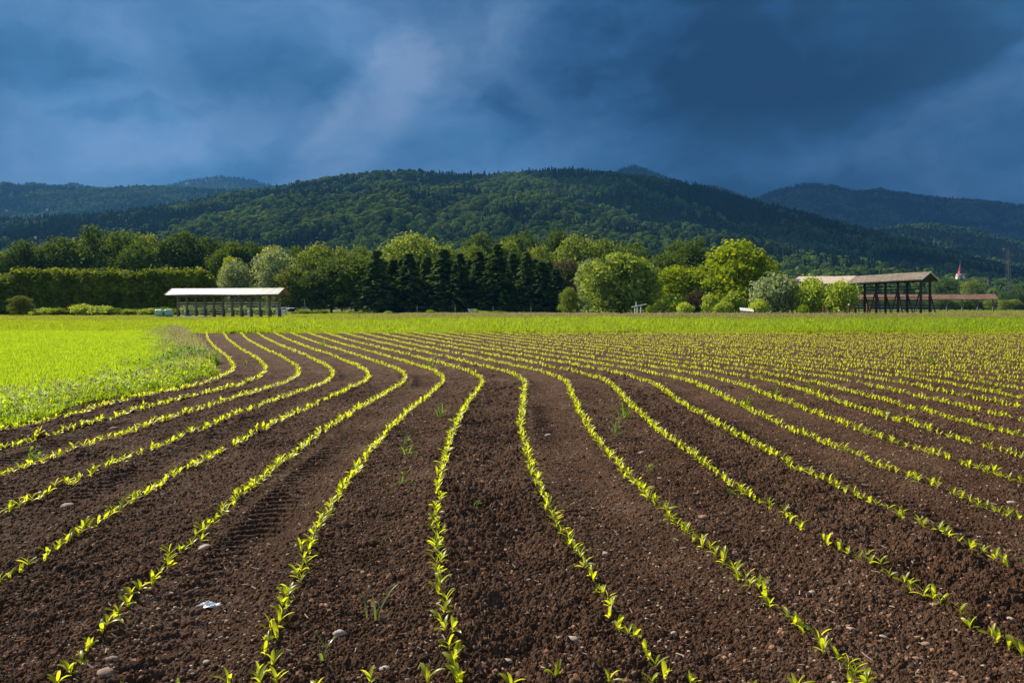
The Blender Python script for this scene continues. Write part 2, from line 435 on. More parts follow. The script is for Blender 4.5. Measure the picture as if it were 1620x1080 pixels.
# ------------------------------------------------------------------ scattering of uncountable stuff with geometry nodes
def scatter(name, pts, scales, rots, idx, variants, label=None):
    """one stuff object: meshes in VARIANTS instanced on PTS"""
    col = bpy.data.collections.new(name + "_sources")
    for i, me in enumerate(variants):
        o = bpy.data.objects.new(f"{name}_source_{i:02d}", me); col.objects.link(o)
    me = bpy.data.meshes.new(name)
    n = len(pts)
    me.vertices.add(n); me.vertices.foreach_set("co", np.asarray(pts, np.float32).ravel())
    a = me.attributes.new("size", 'FLOAT_VECTOR', 'POINT'); s = np.asarray(scales, np.float32)
    if s.ndim == 1: s = np.repeat(s[:, None], 3, 1)
    a.data.foreach_set("vector", s.ravel())
    a = me.attributes.new("turn", 'FLOAT_VECTOR', 'POINT'); r = np.asarray(rots, np.float32)
    if r.ndim == 1: r = np.stack([0 * r, 0 * r, r], 1)
    a.data.foreach_set("vector", r.ravel())
    a = me.attributes.new("pick", 'INT', 'POINT'); a.data.foreach_set("value", np.asarray(idx, np.int32))
    me.update()
    o = bpy.data.objects.new(name, me); COL.objects.link(o)
    t = bpy.data.node_groups.new(name + "_nodes", 'GeometryNodeTree')
    t.interface.new_socket("Geometry", in_out='INPUT', socket_type='NodeSocketGeometry')
    t.interface.new_socket("Geometry", in_out='OUTPUT', socket_type='NodeSocketGeometry')
    N, L = t.nodes, t.links
    gi = N.new('NodeGroupInput'); go = N.new('NodeGroupOutput')
    ci = N.new('GeometryNodeCollectionInfo'); ci.inputs['Collection'].default_value = col
    ci.inputs['Separate Children'].default_value = True; ci.inputs['Reset Children'].default_value = True
    ip = N.new('GeometryNodeInstanceOnPoints'); ip.inputs['Pick Instance'].default_value = True
    def attr(nm, typ):
        k = N.new('GeometryNodeInputNamedAttribute'); k.data_type = typ; k.inputs['Name'].default_value = nm
        return [q for q in k.outputs if q.enabled and q.name == 'Attribute'][0]
    L.new(gi.outputs[0], ip.inputs['Points']); L.new(ci.outputs[0], ip.inputs['Instance'])
    L.new(attr('size', 'FLOAT_VECTOR'), ip.inputs['Scale']); L.new(attr('turn', 'FLOAT_VECTOR'), ip.inputs['Rotation'])
    L.new(attr('pick', 'INT'), ip.inputs['Instance Index'])
    L.new(ip.outputs[0], go.inputs[0])
    md = o.modifiers.new("scatter", 'NODES'); md.node_group = t
    o['kind'] = 'stuff'
    if label: o['label'] = label
    return o

# ------------------------------------------------------------------ field layout: the line of every crop row
_D = np.array([1.0, 2.0, 2.76, 3.97, 4.92, 6.0, 8.07, 10.0, 11.8, 13.3, 14.5, 15.9, 18.0, 20.5, 24.8, 32.0, 40.0, 46.0])
_A = np.array([.06, -.07, -.21, -.375, -.465, -.54, -.605, -.585, -.52, -.485, -.60, -.93, -1.60, -2.48, -4.10, -6.70, -9.40, -11.4])
_dd = np.linspace(1, 46, 1801)
_aa = np.interp(_dd, _D, _A)
_k = np.exp(-np.linspace(-2.2, 2.2, 45) ** 2); _k /= _k.sum()
_aa = np.convolve(np.pad(_aa, 22, mode='reflect', reflect_type='odd'), _k, mode='valid')
def row_x(k, d):
    d = np.asarray(d, float)
    sp = np.where(np.asarray(k) > 0, .70, .665)
    grow = 1 + np.interp(d, [0, 17, 26, 40, 46], [0, 0, .12, .28, .30])
    return np.interp(d, _dd, _aa) + sp * np.asarray(k) * grow
def lane_of(x, d):
    grow = 1 + np.interp(d, [0, 17, 26, 40, 46], [0, 0, .12, .28, .30])
    q = (x - np.interp(d, _dd, _aa)) / grow
    return np.where(q > 0, q / .70, q / .665)
FIELD_END = 40.6
def field_left(d): return row_x(-7, d) - .50 - .12 * np.sin(np.asarray(d) * 1.9) - np.interp(d, [25, 36, 41], [0, .35, .6])

# ------------------------------------------------------------------ ground and soil
def build_ground():
    rr = np.concatenate([[0], np.geomspace(4, 14000, 60)]); na = 96
    th = np.linspace(0, 2 * np.pi, na, endpoint=False)
    V = [(0, 0, -.07)]
    for r in rr[1:]:
        for t in th: V.append((r * math.cos(t), r * math.sin(t), -.07))
    V = np.array(V)
    Q = []; T = [(0, 1 + i, 1 + (i + 1) % na) for i in range(na)]
    for j in range(len(rr) - 2):
        for i in range(na):
            a = 1 + j * na + i; b = 1 + j * na + (i + 1) % na
            Q.append((a, a + na, b + na, b))
    link('ground', mesh_np('ground', V, [np.array(T), np.array(Q)], M['ground']), kind='structure')

def soil_height(x, y, cell):
    """height of the tilled soil; CELL is the local sampling step, detail finer than that is faded out"""
    lane = lane_of(x, y); li = np.floor(lane); fr = lane - li
    k = li.astype(np.int64)
    rough = .55 + .75 * _hash(k, k * 0 + 3, 5)                      # some lanes were rolled by wheels, some left cloddy
    rough = np.where(np.isin(k, (-2, 1, -6, 5, 9)), .45, rough)
    rough = np.where(np.isin(k, (0, 3)), 1.25, rough)
    rough = rough * (.55 + .9 * fbm(x * 1.3, y * 1.3, 3, 11))
    tread = 0 * x; press = 0 * x
    # tyre cleats pressed into the wheel lanes, curved like the tread they came from
    for kk, c0, amp in ((-2, .52, 1.0), (-6, .5, .8), (-4, .5, .7), (1, .5, .7), (4, .5, .6)):
        off = (lane - kk - c0) * .67
        m = np.clip(1 - (off / .21) ** 6, 0, 1) * (k == kk) * np.clip(fbm(x * .8, y * .8, 2, 23) * 2.6 - .55, 0, 1)
        ph = (y + 3.2 * off ** 2 + .03 * fbm(x * 5, y * 5, 2, 37)) / .115
        tread = tread + amp * m * (np.clip((np.abs((ph % 1.0) - .5) * 2 - .35) * 2.2, 0, 1) - .5); press = np.maximum(press, m * amp)
    rough = rough * (1 - .65 * press)
    fade = lambda s: np.clip(s / (cell * 1.6), 0, 1)
    h = .035 * (fbm(x * .55, y * .55, 3, 2) - .5) + .040 * rough * (fbm(x * 3.1, y * 3.1, 3, 29) - .5)
    h = h + .014 * np.cos((fr - .5) * 2 * np.pi) * -1 * .6           # shallow hollow between two rows
    h = h + rough * .024 * clods(x * 4.2, y * 4.2, 3, .30) * fade(.12)
    h = h + rough * .014 * clods(x * 9.5, y * 9.5, 5, .45) * fade(.06)
    wx, wy = x + .02 * (vnoise(x * 40, y * 40, 41) - .5), y + .02 * (vnoise(x * 40, y * 40, 43) - .5)
    h = h + rough * .011 * clods(wx * 19, wy * 19, 7, .75) * fade(.035)
    h = h + (.4 + .6 * rough) * .013 * clods(wx * 41, wy * 41, 9, .85) * fade(.018)
    h = h + (.5 + .5 * rough) * .008 * clods(x * 88, y * 88, 19, .8) * fade(.009)
    h = h + .009 * (fbm(x * 120, y * 120, 2, 13) - .5) * fade(.007)
    h = h + .026 * tread * fade(.04) - .016 * press
    return h

def soil_z(x, y):
    return soil_height(np.asarray(x, float), np.asarray(y, float), np.full(np.shape(x), .05))

def build_soil():
    n_r, n_c = 1350, 1340
    d0, d1 = 1.7, FIELD_END
    t = np.linspace(0, 1, n_r)
    inv = 1 / d0 + (1 / d1 - 1 / d0) * t                              # rows get sparser with distance
    dist = .55 / inv + .45 * (d0 * (d1 / d0) ** t)
    u = np.linspace(0, 1, n_c)
    Y = np.repeat(dist[:, None], n_c, 1)
    xl = np.maximum(field_left(dist), -.70 * dist - .6); xr = .70 * dist + .6
    nm = 70                                                           # coarser margins on both sides
    mid = xl[:, None] + (xr - xl)[:, None] * np.linspace(0, 1, n_c - 2 * nm)[None]
    mg = np.linspace(0, 1, nm + 1)[1:] ** 1.5 * 4.5
    Xg = np.concatenate([xl[:, None] - mg[::-1][None], mid, xr[:, None] + mg[None]], 1)
    cell = np.maximum(np.gradient(dist)[:, None], ((xr - xl) / n_c)[:, None]) * np.ones_like(Xg)
    h = soil_height(Xg, Y, cell)
    edge = np.clip((Xg - field_left(Y)) / .25, 0, 1) * np.clip((FIELD_END - Y + .0) / .4, 0, 1)
    h = h * edge - .10 * (1 - edge) + .012
    V = np.stack([Xg, Y, h], -1).reshape(-1, 3)
    i = np.arange(n_r - 1)[:, None] * n_c + np.arange(n_c - 1)[None]
    Q = np.stack([i, i + 1, i + n_c + 1, i + n_c], -1).reshape(-1, 4)
    link('field_soil', mesh_np('field_soil', V, [Q], M['soil'], smooth=False), kind='structure')

# lumps -------------------------------------------------------------
def ico(sub=1):
    import bmesh
    bm = bmesh.new(); bmesh.ops.create_icosphere(bm, subdivisions=sub, radius=1)
    V = np.array([v.co[:] for v in bm.verts]); T = np.array([[v.index for v in f.verts] for f in bm.faces]); bm.free()
    return V, T
ICO1, ICO2, ICO3 = ico(1), ico(2), ico(3)
def lump(name, mat, seed, sub=2, flat=.7, amp=.35, ang=False):
    V, T = (ICO1, ICO2, ICO3)[sub - 1]
    r = np.random.default_rng(seed)
    V = V.copy()
    for _ in range(7):
        d = r.normal(size=3); d /= np.linalg.norm(d)
        V *= (1 + amp * (np.clip(V @ d, 0, 1) ** 2 * r.uniform(-.8, .7)))[:, None]
    V *= (1 + r.normal(size=len(V)) * .05)[:, None]
    V *= np.array([1, r.uniform(.65, 1), flat])
    return mesh_np(name, V, [T], mat, smooth=not ang)

def build_crumbs():
    src = [lump('crumb', M['soil'], 100 + i, 1, .75, .5, True) for i in range(8)]
    N = 260000
    d = 2.3 + (13 - 2.3) * rng.random(N) ** 1.7
    x = (rng.random(N) * 2 - 1) * (.70 * d + .4)
    keep = x > field_left(d) + .1
    x, d = x[keep], d[keep]
    lane = lane_of(x, d); k = np.floor(lane).astype(int)
    dens = np.where(np.isin(k, (-2, 1, -6, 5, -4, 4)), .40, 1.0) * (.3 + fbm(x * 1.3, d * 1.3, 3, 11) * 1.2)
    keep = rng.random(len(x)) < dens; x, d = x[keep], d[keep]
    s = .0030 + .014 * rng.random(len(x)) ** 5
    big = rng.random(len(x)) < .004; s[big] *= 1.9
    z = soil_z(x, d) + .012 + s * .25
    scatter('soil_crumbs', np.stack([x, d, z], 1), s, rng.random((len(x), 3)) * 6.28, rng.integers(0, 8, len(x)), src,
            'loose dark crumbs of soil over the tilled field')
    src = [lump('pebble', M['stone'] if i % 2 else M['stone_pink'], 200 + i, 1, .55, .4) for i in range(6)]
    N = 60000
    d = 2.4 + (34 - 2.4) * rng.random(N) ** 1.5
    x = (rng.random(N) * 2 - 1) * (.70 * d + .4)
    keep = x > field_left(d) + .1; x, d = x[keep], d[keep]
    s = (.0020 + .009 * rng.random(len(x)) ** 5) * np.interp(d, [2, 10, 34], [1, 1.3, 2.2])
    z = soil_z(x, d) + .014 + s * .2
    scatter('field_gravel', np.stack([x, d, z], 1), s, np.stack([rng.normal(size=len(x)) * .2, rng.normal(size=len(x)) * .2, rng.random(len(x)) * 6.28], 1),
            rng.integers(0, 6, len(x)), src, 'small pale pebbles and grit strewn over the brown soil')
    # chopped straw and root bits
    V = np.array([(-.5, -.06, 0), (.5, -.045, .05), (.5, .045, .05), (-.5, .06, 0), (-.5, 0, .09), (.5, 0, .12)], float)
    Q = [(0, 1, 5, 4), (4, 5, 2, 3)]
    mstraw = surf_mat('dry_straw', (.17, .12, .085), (.42, .33, .26), 20, .8)
    src = [mesh_np('straw_bit', V * np.array([1, w, 1]), [np.array(Q)], mstraw) for w in (.6, 1.0, 1.6)]
    N = 9000
    d = 2.4 + (26 - 2.4) * rng.random(N) ** 1.6
    x = (rng.random(N) * 2 - 1) * (.70 * d + .4)
    keep = x > field_left(d) + .1; x, d = x[keep], d[keep]
    s = (.010 + .032 * rng.random(len(x)) ** 2) * np.interp(d, [2, 10, 26], [.9, 1.1, 1.6])
    scatter('straw_litter', np.stack([x, d, soil_z(x, d) + .022], 1), s,
            np.stack([rng.normal(size=len(x)) * .25, rng.normal(size=len(x)) * .25, rng.random(len(x)) * 6.28], 1),
            rng.integers(0, 3, len(x)), src, 'bits of dry straw lying in the tilled soil')

# ------------------------------------------------------------------ maize
def blade(length, width, rise, curl, az, base=(0, 0, 0), seg=5, fold=.25, round_tip=False, twist=0.0):
    """a folded leaf blade that leaves BASE at elevation RISE and bends over by CURL"""
    V = []; Q = []
    p = np.array(base, float); a = rise
    ca, sa = math.cos(az), math.sin(az)
    for i in range(seg + 1):
        t = i / seg
        if round_tip: w = width * math.sin(math.pi * min(1, (.10 + .90 * t))) ** .6 * (.55 + .75 * t) if t < 1 else 0
        else: w = width * (4 * (t + .12) * (1.04 - t)) ** .65 if t < 1 else 0
        w = max(w, 0) / 2
        side = np.array([-sa, ca, 0]) * math.cos(twist * t) + np.array([0, 0, 1]) * math.sin(twist * t)
        up = np.array([-ca * math.sin(a), -sa * math.sin(a), math.cos(a)])
        V += [p + side * w + up * w * fold, p.copy(), p - side * w + up * w * fold]
        d = np.array([ca * math.cos(a), sa * math.cos(a), math.sin(a)])
        p = p + d * length / seg; a -= curl / seg
    for i in range(seg):
        b = i * 3
        Q += [(b, b + 1, b + 4, b + 3), (b + 1, b + 2, b + 5, b + 4)]
    return np.array(V), np.array(Q)

def seedling_leaves(seed, seg):
    r = random.Random(seed)
    az = r.uniform(0, math.pi); L = []
    st = r.uniform(.018, .028)
    n = r.choice((4, 4, 5, 5))
    for i in range(n):
        a = az + math.pi * (i % 2) + r.gauss(0, .35)
        lo = i / (n - 1)
        ln = r.uniform(.058, .088) * (1.0 if 0 < i < n - 1 else .78)
        L.append(blade(ln, r.uniform(.0125, .0180) * (1.1 if i == 0 else 1), math.radians(r.uniform(28, 55) + 34 * lo), math.radians(r.uniform(25, 85) * (1 - .5 * lo)),
                       a, (0, 0, st * (.5 + .8 * lo)), seg, .35, i == 0, r.uniform(-.9, .9)))
    return L, st

ROWS = range(-8, 52)
LABEL_ROW = {-4: 'yellow-green maize seedling in the fourth crop row from the straight row towards the meadow',
             -3: 'yellow-green maize seedling in the third crop row from the straight row towards the meadow',
             -2: 'yellow-green maize seedling in the slanting row that ends at the bottom corner',
             -1: 'yellow-green maize seedling in the crop row between the plastic scrap and the straight row',
             0: 'yellow-green maize seedling in the crop row running straight down the middle of the field',
             1: 'yellow-green maize seedling in the bowed crop row just right of the straight row',
             2: 'yellow-green maize seedling in the second crop row right of the straight row',
             3: 'yellow-green maize seedling in the third crop row right of the straight row',
             4: 'yellow-green maize seedling in the fourth crop row right of the straight row',
             5: 'yellow-green maize seedling in the fifth crop row right of the straight row'}

def build_maize():
    r = random.Random(3)
    pts = []
    for k in ROWS:
        d = 2.62
        while d < FIELD_END - .45:
            d += r.uniform(.045, .098)
            if d > 3.3 and r.random() < .03: d += r.uniform(.05, .16)
            if k == -8 and d < 33.5: continue
            x = float(row_x(k, d)) + r.gauss(0, .013)
            slope = float(row_x(k, d + .1) - row_x(k, d - .1)) / .2
            if abs(slope) > .05: d += 0  # spacing is along depth; the slant adds its own length below
            if abs(x) > .70 * d + 2.5: continue
            pts.append((d, x, k))
            # on the slanting stretch the row is longer than its depth: fill it in
            extra = math.sqrt(1 + slope * slope) - 1
            if r.random() < extra:
                d2 = d + .06; pts.append((d2, float(row_x(k, d2)) + r.gauss(0, .013), k))
    for i in range(17):                                                # the cross row at the headland, its tips just in view
        pts.append((2.66 + r.gauss(0, .02), -1.25 + i * .155 + r.gauss(0, .03), 'h'))
    pts.sort()
    seen = [p for p in pts if p[2] != 'h' and abs(p[1]) < .66 * p[0] and p[0] > 2.72]
    near = set(seen[:285]) | set(p for p in pts if p[2] == 'h')
    # individuals
    variants = []
    for i in range(14):
        L, st = seedling_leaves(50 + i, 6)
        ms = [mesh_np('leaf', V, [Q], M['maize'], True) for V, Q in L]
        b = MB(); b.tube([(0, 0, -.02), (.001, 0, st * .6), (0, 0, st * 1.5)], [.0034, .0030, .0018], 6)
        variants.append((ms, b.me('stem', M['maize'], True)))
    for p in sorted(near, key=lambda q: (q[0], q[1])):
        d, x, k = p
        ms, sm = variants[r.randrange(14)]
        z = float(soil_z(np.array([x]), np.array([d]))[0]) + .010
        e = empty('maize_seedling', (x, d, z), r.uniform(0, 6.28), group='maize seedlings in the crop rows', cat='seedling',
                  label=LABEL_ROW.get(k, 'yellow-green maize seedling in an outer crop row away from the meadow') if k != 'h'
                  else 'yellow-green maize seedling of the cross row along the bottom edge')
        s = r.uniform(.80, 1.18) * float(np.interp(d, [2.6, 5, 8], [.80, .84, .95])); e.scale = (s, s, s)
        e.rotation_euler = (r.gauss(0, .10), r.gauss(0, .10), r.uniform(0, 6.28))
        for m in ms: link('leaf', m, e)
        link('stem', sm, e)
    # the rest, one mass
    rest = [p for p in pts if p not in near]
    VV, QQ, n = [], [], 0
    lod = {}
    for lv, seg in ((0, 4), (1, 2)):
        for i in range(12):
            L, st = seedling_leaves(300 + i, seg)
            v = np.concatenate([q[0] for q in L]); off = 0; qs = []
            for a, b in L: qs.append(b + off); off += len(a)
            lod[lv, i] = (v, np.concatenate(qs))
    xs = np.array([p[1] for p in rest]); ds = np.array([p[0] for p in rest])
    zs = soil_z(xs, ds) + .008
    for (d, x, k), z in zip(rest, zs):
        v, q = lod[0 if d < 13 else 1, r.randrange(12)]
        a = r.uniform(0, 6.28); s = r.uniform(.78, 1.2) * np.interp(d, [4, 8, 16, 30, 40], [.84, .95, 1.0, .98, .92])
        if d > 20 and r.random() < .16: continue
        wd = np.interp(d, [8, 20], [1, 1.12]); R = np.array([[math.cos(a) * wd, -math.sin(a) * wd, 0], [math.sin(a) * wd, math.cos(a) * wd, 0], [0, 0, 1]]) * s
        VV.append(v @ R.T + np.array([x, d, z])); QQ.append(q + n); n += len(v)
    o = link('maize_rows', mesh_np('maize_rows', np.concatenate(VV), [np.concatenate(QQ)], M['maize'], True), kind='stuff',
             label='rows of small yellow-green maize plants curving away across the brown field')
    print("maize", len(pts), len(near))

# ------------------------------------------------------------------ grass
def tuft(name, mat, seed, n, radius, h0, h1, w, lean=.35, seg=3, seed_mat=None, seed_frac=0, leafy=0):
    r = random.Random(seed); VV, QQ, MI, nn = [], [], [], 0
    for i in range(n):
        q, a = radius * math.sqrt(r.random()), r.uniform(0, 6.28)
        b = (q * math.cos(a), q * math.sin(a), 0)
        ln = r.uniform(h0, h1)
        v, f = blade(ln, w * r.uniform(.7, 1.3), math.radians(90) - abs(r.gauss(0, lean)), r.uniform(.1, 1.1), r.uniform(0, 6.28), b, seg, .2)
        VV.append(v); QQ.append(f + nn); nn += len(v); MI += [0] * len(f)
        if seed_mat and r.random() < seed_frac:
            for j in range(3):
                v2, f2 = blade(ln * .26, w * 1.9, math.radians(90) - abs(r.gauss(0, .3)), r.uniform(.1, .9), r.uniform(0, 6.28), (b[0] + r.gauss(0, .02), b[1] + r.gauss(0, .02), ln * r.uniform(.78, .98)), 2, .2)
                VV.append(v2); QQ.append(f2 + nn); nn += len(v2); MI += [1] * len(f2)
    for i in range(leafy):
        q, a = radius * math.sqrt(r.random()), r.uniform(0, 6.28)
        v, f = blade(r.uniform(.05, .10), r.uniform(.02, .035), r.uniform(.0, .9), r.uniform(0, .8), r.uniform(0, 6.28), (q * math.cos(a), q * math.sin(a), r.uniform(.3, 1) * h1 * .8), 2, .2)
        VV.append(v); QQ.append(f + nn); nn += len(v); MI += [0] * len(f)
    return mesh_np(name, np.concatenate(VV), [np.concatenate(QQ)], [mat] + ([seed_mat] if seed_mat else []), False, MI)

def build_grass():
    G = -.07
    # the lime meadow beside the field
    N = 30000
    d = 6.5 + (41 - 6.5) * rng.random(N) ** 1.15
    lo = -.70 * d - 1.0; hi = field_left(d) - .05
    x = lo + (hi - lo) * rng.random(N)
    ok = hi > lo; x, d = x[ok], d[ok]
    src = [tuft('meadow_tuft', M['grass_lime'], 400 + i, 46, .15, .09, .17, .0075, .40) for i in range(5)]
    s = np.interp(d, [7, 20, 41], [.85, 1.1, 1.5]) * rng.uniform(.75, 1.25, len(x))
    scatter('meadow_grass', np.stack([x, d, np.full(len(x), G)], 1), s, rng.random(len(x)) * 6.28, rng.integers(0, 5, len(x)), src,
            'smooth lime green meadow grass beside the ploughed field')
    # ragged taller verge between meadow and field
    N = 5200
    d = 6.8 + (41 - 6.8) * rng.random(N) ** 1.2
    off = np.abs(rng.normal(size=N)) * np.interp(d, [7, 12, 18, 41], [.75, .9, .55, .8])
    x = field_left(d) - off + .10
    src = [tuft('verge_tuft', M['grass_lime' if i % 3 else 'grass_strip'], 430 + i, 26, .14, .12, .34, .007, .40, leafy=14 if i < 4 else 0, seed_mat=M['grass_seed'] if i > 3 else None, seed_frac=.15) for i in range(6)]
    s = np.interp(d, [7, 41], [.75, 1.15]) * rng.uniform(.55, 1.35, N) * np.interp(off, [0, .15, .5, 2], [.5, .8, 1.0, .7])
    idx = np.where(d > 18, rng.integers(3, 6, N), rng.integers(0, 5, N))
    src += [tuft('verge_weed', M['weed'], 445 + i, 16, .16, .20, .46, .010, .40, leafy=34) for i in range(3)]
    wd = fbm(x * .55, d * .55, 2, 57) > .60; idx = np.where(wd & (rng.random(N) < .75) & (d < 22), rng.integers(6, 9, N), idx)
    scatter('verge_grass', np.stack([x, d, np.full(N, G)], 1), s, rng.random(N) * 6.28, idx, src, 'ragged grass and leafy weeds along the edge of the field')
    # tall seeding clump at the corner of the meadow
    N = 130
    d = 15.5 + 14 * rng.random(N); x = X_at(315, d) + rng.normal(size=N) * .016 * d - .1
    src = [tuft('corner_tuft', M['grass_lime'], 460 + i, 14, .2, .20, .52, .007, .28, seed_mat=M['grass_seed'], seed_frac=.16) for i in range(3)]
    ok = x < field_left(d); x, d = x[ok], d[ok]
    scatter('seeding_grass', np.stack([x, d, np.full(len(x), G)], 1), rng.uniform(.6, 1.15, len(x)), rng.random(len(x)) * 6.28, rng.integers(0, 3, len(x)), src,
            'tall pale seeding grass at the corner of the meadow')
    # bright green strip beyond the field
    N = 26000
    d = 41.0 + (74 - 41) * rng.random(N) ** 1.25
    x = (rng.random(N) * 2 - 1) * (.72 * d)
    left = np.clip((-x - .36 * d) / (.06 * d), 0, 1)
    src = [tuft('strip_tuft', M['grass_strip'], 480 + i, 40, .30, .16, .36, .014, .38) for i in range(6)]
    patch = np.clip((fbm(x * .22, d * .08, 3, 71) - .5) * 2.2 + .5, 0, 1)
    s = rng.uniform(.55, 1.35, N) * (.60 + .80 * patch) * np.interp(d, [41, 42.5, 74], [.75, 1.0, 1.25]) * (1 - .35 * left)
    scatter('strip_grass', np.stack([x, d, np.full(N, G)], 1), s, rng.random(N) * 6.28, rng.integers(0, 6, N), src,
            'tall bright green grass strip behind the ploughed field')
    # further meadow
    N = 30000
    d = 72 + (330 - 72) * rng.random(N) ** 1.5
    x = (rng.random(N) * 2 - 1) * (.74 * d)
    src = [tuft('far_tuft', M['grass_far'], 500 + i, 44, .75, .12, .30, .035, .45) for i in range(5)]
    # keep the mown patch behind the trestle and round the racks low
    low = np.where((x < X_at(640, d)), .60, 1.0)
    low = np.where((np.abs(d - 122) < 9) & (x > X_at(255, d)) & (x < X_at(470, d)), .45, low)
    s = rng.uniform(.7, 1.3, N) * low * np.interp(d, [72, 330], [1, 2.2])
    scatter('far_meadow_grass', np.stack([x, d, np.full(N, G)], 1), np.stack([s, s, s * np.interp(d, [72, 330], [1, .65])], 1), rng.random(N) * 6.28, rng.integers(0, 5, N), src,
            'yellow-green meadow grass in front of the trees')
    # band of seeding grass in front of the trees
    N = 3200
    d = 92 + 44 * rng.random(N)
    x = X_at(560, d) + (X_at(1640, d) - X_at(560, d)) * rng.random(N)
    keep = rng.random(N) < np.clip((x - X_at(560, d)) / (.12 * d), .12, 1) * np.clip(fbm(x * .06, d * .04, 3, 83) * 2.0 - .2, .15, 1); x, d = x[keep], d[keep]
    src = [tuft('seed_tuft', M['grass_far'], 530 + i, 26, .5, .22, .55, .020, .25, seed_mat=M['grass_seed'], seed_frac=.5) for i in range(4)]
    scatter('seed_head_grass', np.stack([x, d, np.full(len(x), G)], 1), rng.uniform(.75, 1.25, len(x)), rng.random(len(x)) * 6.28, rng.integers(0, 4, len(x)), src,
            'pinkish beige seed heads of tall grass before the trees')

# ------------------------------------------------------------------ foliage
def leaf_cards(P, Nrm, size, seed, jitter=.6, aspect=1.5, droop=None):
    """diamond shaped, slightly folded leaf sprays at points P facing roughly Nrm"""
    r = np.random.default_rng(seed); n = len(P)
    nrm = Nrm + r.normal(size=(n, 3)) * jitter; nrm /= np.linalg.norm(nrm, axis=1)[:, None] + 1e-9
    t = r.normal(size=(n, 3)) if droop is None else droop + r.normal(size=(n, 3)) * .35
    t -= (t * nrm).sum(1)[:, None] * nrm; t /= np.linalg.norm(t, axis=1)[:, None] + 1e-9
    b = np.cross(nrm, t)
    s = (size * r.uniform(.6, 1.4, n))[:, None] if np.isscalar(size) else (size * r.uniform(.7, 1.3, n))[:, None]
    V = np.stack([P - t * s * aspect * .5, P + b * s * .5 + nrm * s * .12, P + t * s * aspect * .5, P - b * s * .5 + nrm * s * .12], 1)
    Q = np.arange(n * 4).reshape(n, 4)
    return V.reshape(-1, 3), Q

def crown_points(seed, n, blobs, shell=(.62, 1.05), flatten_bottom=.0):
    r = np.random.default_rng(seed)
    w = np.array([b[3] * b[4] for b in blobs]); w = w / w.sum()
    which = r.choice(len(blobs), n, p=w)
    B = np.array(blobs)[which]
    d = r.normal(size=(n, 3)); d /= np.linalg.norm(d, axis=1)[:, None]
    lowmask = d[:, 2] < -.35; d[lowmask, 2] *= -.6
    d /= np.linalg.norm(d, axis=1)[:, None]
    rad = r.uniform(shell[0], shell[1], n) ** .7
    # leaf clumps: bunch the directions into sprays
    k = r.integers(0, 60, n); cl = np.random.default_rng(seed + 5).normal(size=(len(blobs), 60, 3))
    cl /= np.linalg.norm(cl, axis=2)[:, :, None]
    dc = cl[which, k]; dc[:, 2] = np.where(dc[:, 2] < -.3, -dc[:, 2] * .6, dc[:, 2])
    mixk = r.random(n)[:, None] < .80
    d = np.where(mixk, dc + r.normal(size=(n, 3)) * .17, d); d /= np.linalg.norm(d, axis=1)[:, None]
    bump = 1 + .20 * np.sin(k * 2.4 + which)
    P = B[:, :3] + d * (B[:, 3:6]) * (rad * bump)[:, None]
    return P, d

def broad_blobs(seed, h, w, base=.18, n=13, top=.5):
    """lumps of a broadleaf crown of height H and width W standing on the ground"""
    r = random.Random(seed); out = []
    for i in range(n):
        t = (i + .5) / n
        z = base + (1 - base) * (t ** .9) * .86
        prof = math.sin(math.pi * min(1, .22 + .70 * (z - base) / (1 - base))) ** .7
        a = i * 2.4 + r.uniform(-.5, .5)
        rr = prof * (.5 if i < n - 1 else .05) * r.uniform(.45, .72)
        s = r.uniform(.24, .36) * (1.0 if t < .8 else .85)
        out.append((rr * w * math.cos(a), rr * w * math.sin(a), z * h, s * w, s * w, s * w * .62 * min(1.3, h / w)))
    out.append((0, 0, (base + .38 * (1 - base)) * h, .33 * w, .33 * w, .34 * h))
    return out

def trunk_mesh(seed, h, r0, bare=.25, limbs=5, w=6.0):
    r = random.Random(seed); b = MB()
    pts = [(0, 0, -.3)] + [(r.gauss(0, .02) * h * t, r.gauss(0, .02) * h * t, h * t) for t in (.12, .3, .5, .72)]
    b.tube(pts, [r0 * 1.25, r0, r0 * .82, r0 * .6, r0 * .22], 7)
    for i in range(limbs):
        t = bare + (.6 - bare) * i / max(1, limbs - 1); a = i * 2.4 + r.random()
        L = w * r.uniform(.28, .42)
        b.tube([(0, 0, h * t), (math.cos(a) * L * .5, math.sin(a) * L * .5, h * t + L * .45), (math.cos(a) * L, math.sin(a) * L, h * t + L * .8)],
               [r0 * .42, r0 * .28, r0 * .1], 5)
    return b.me('trunk', M['bark'], True)

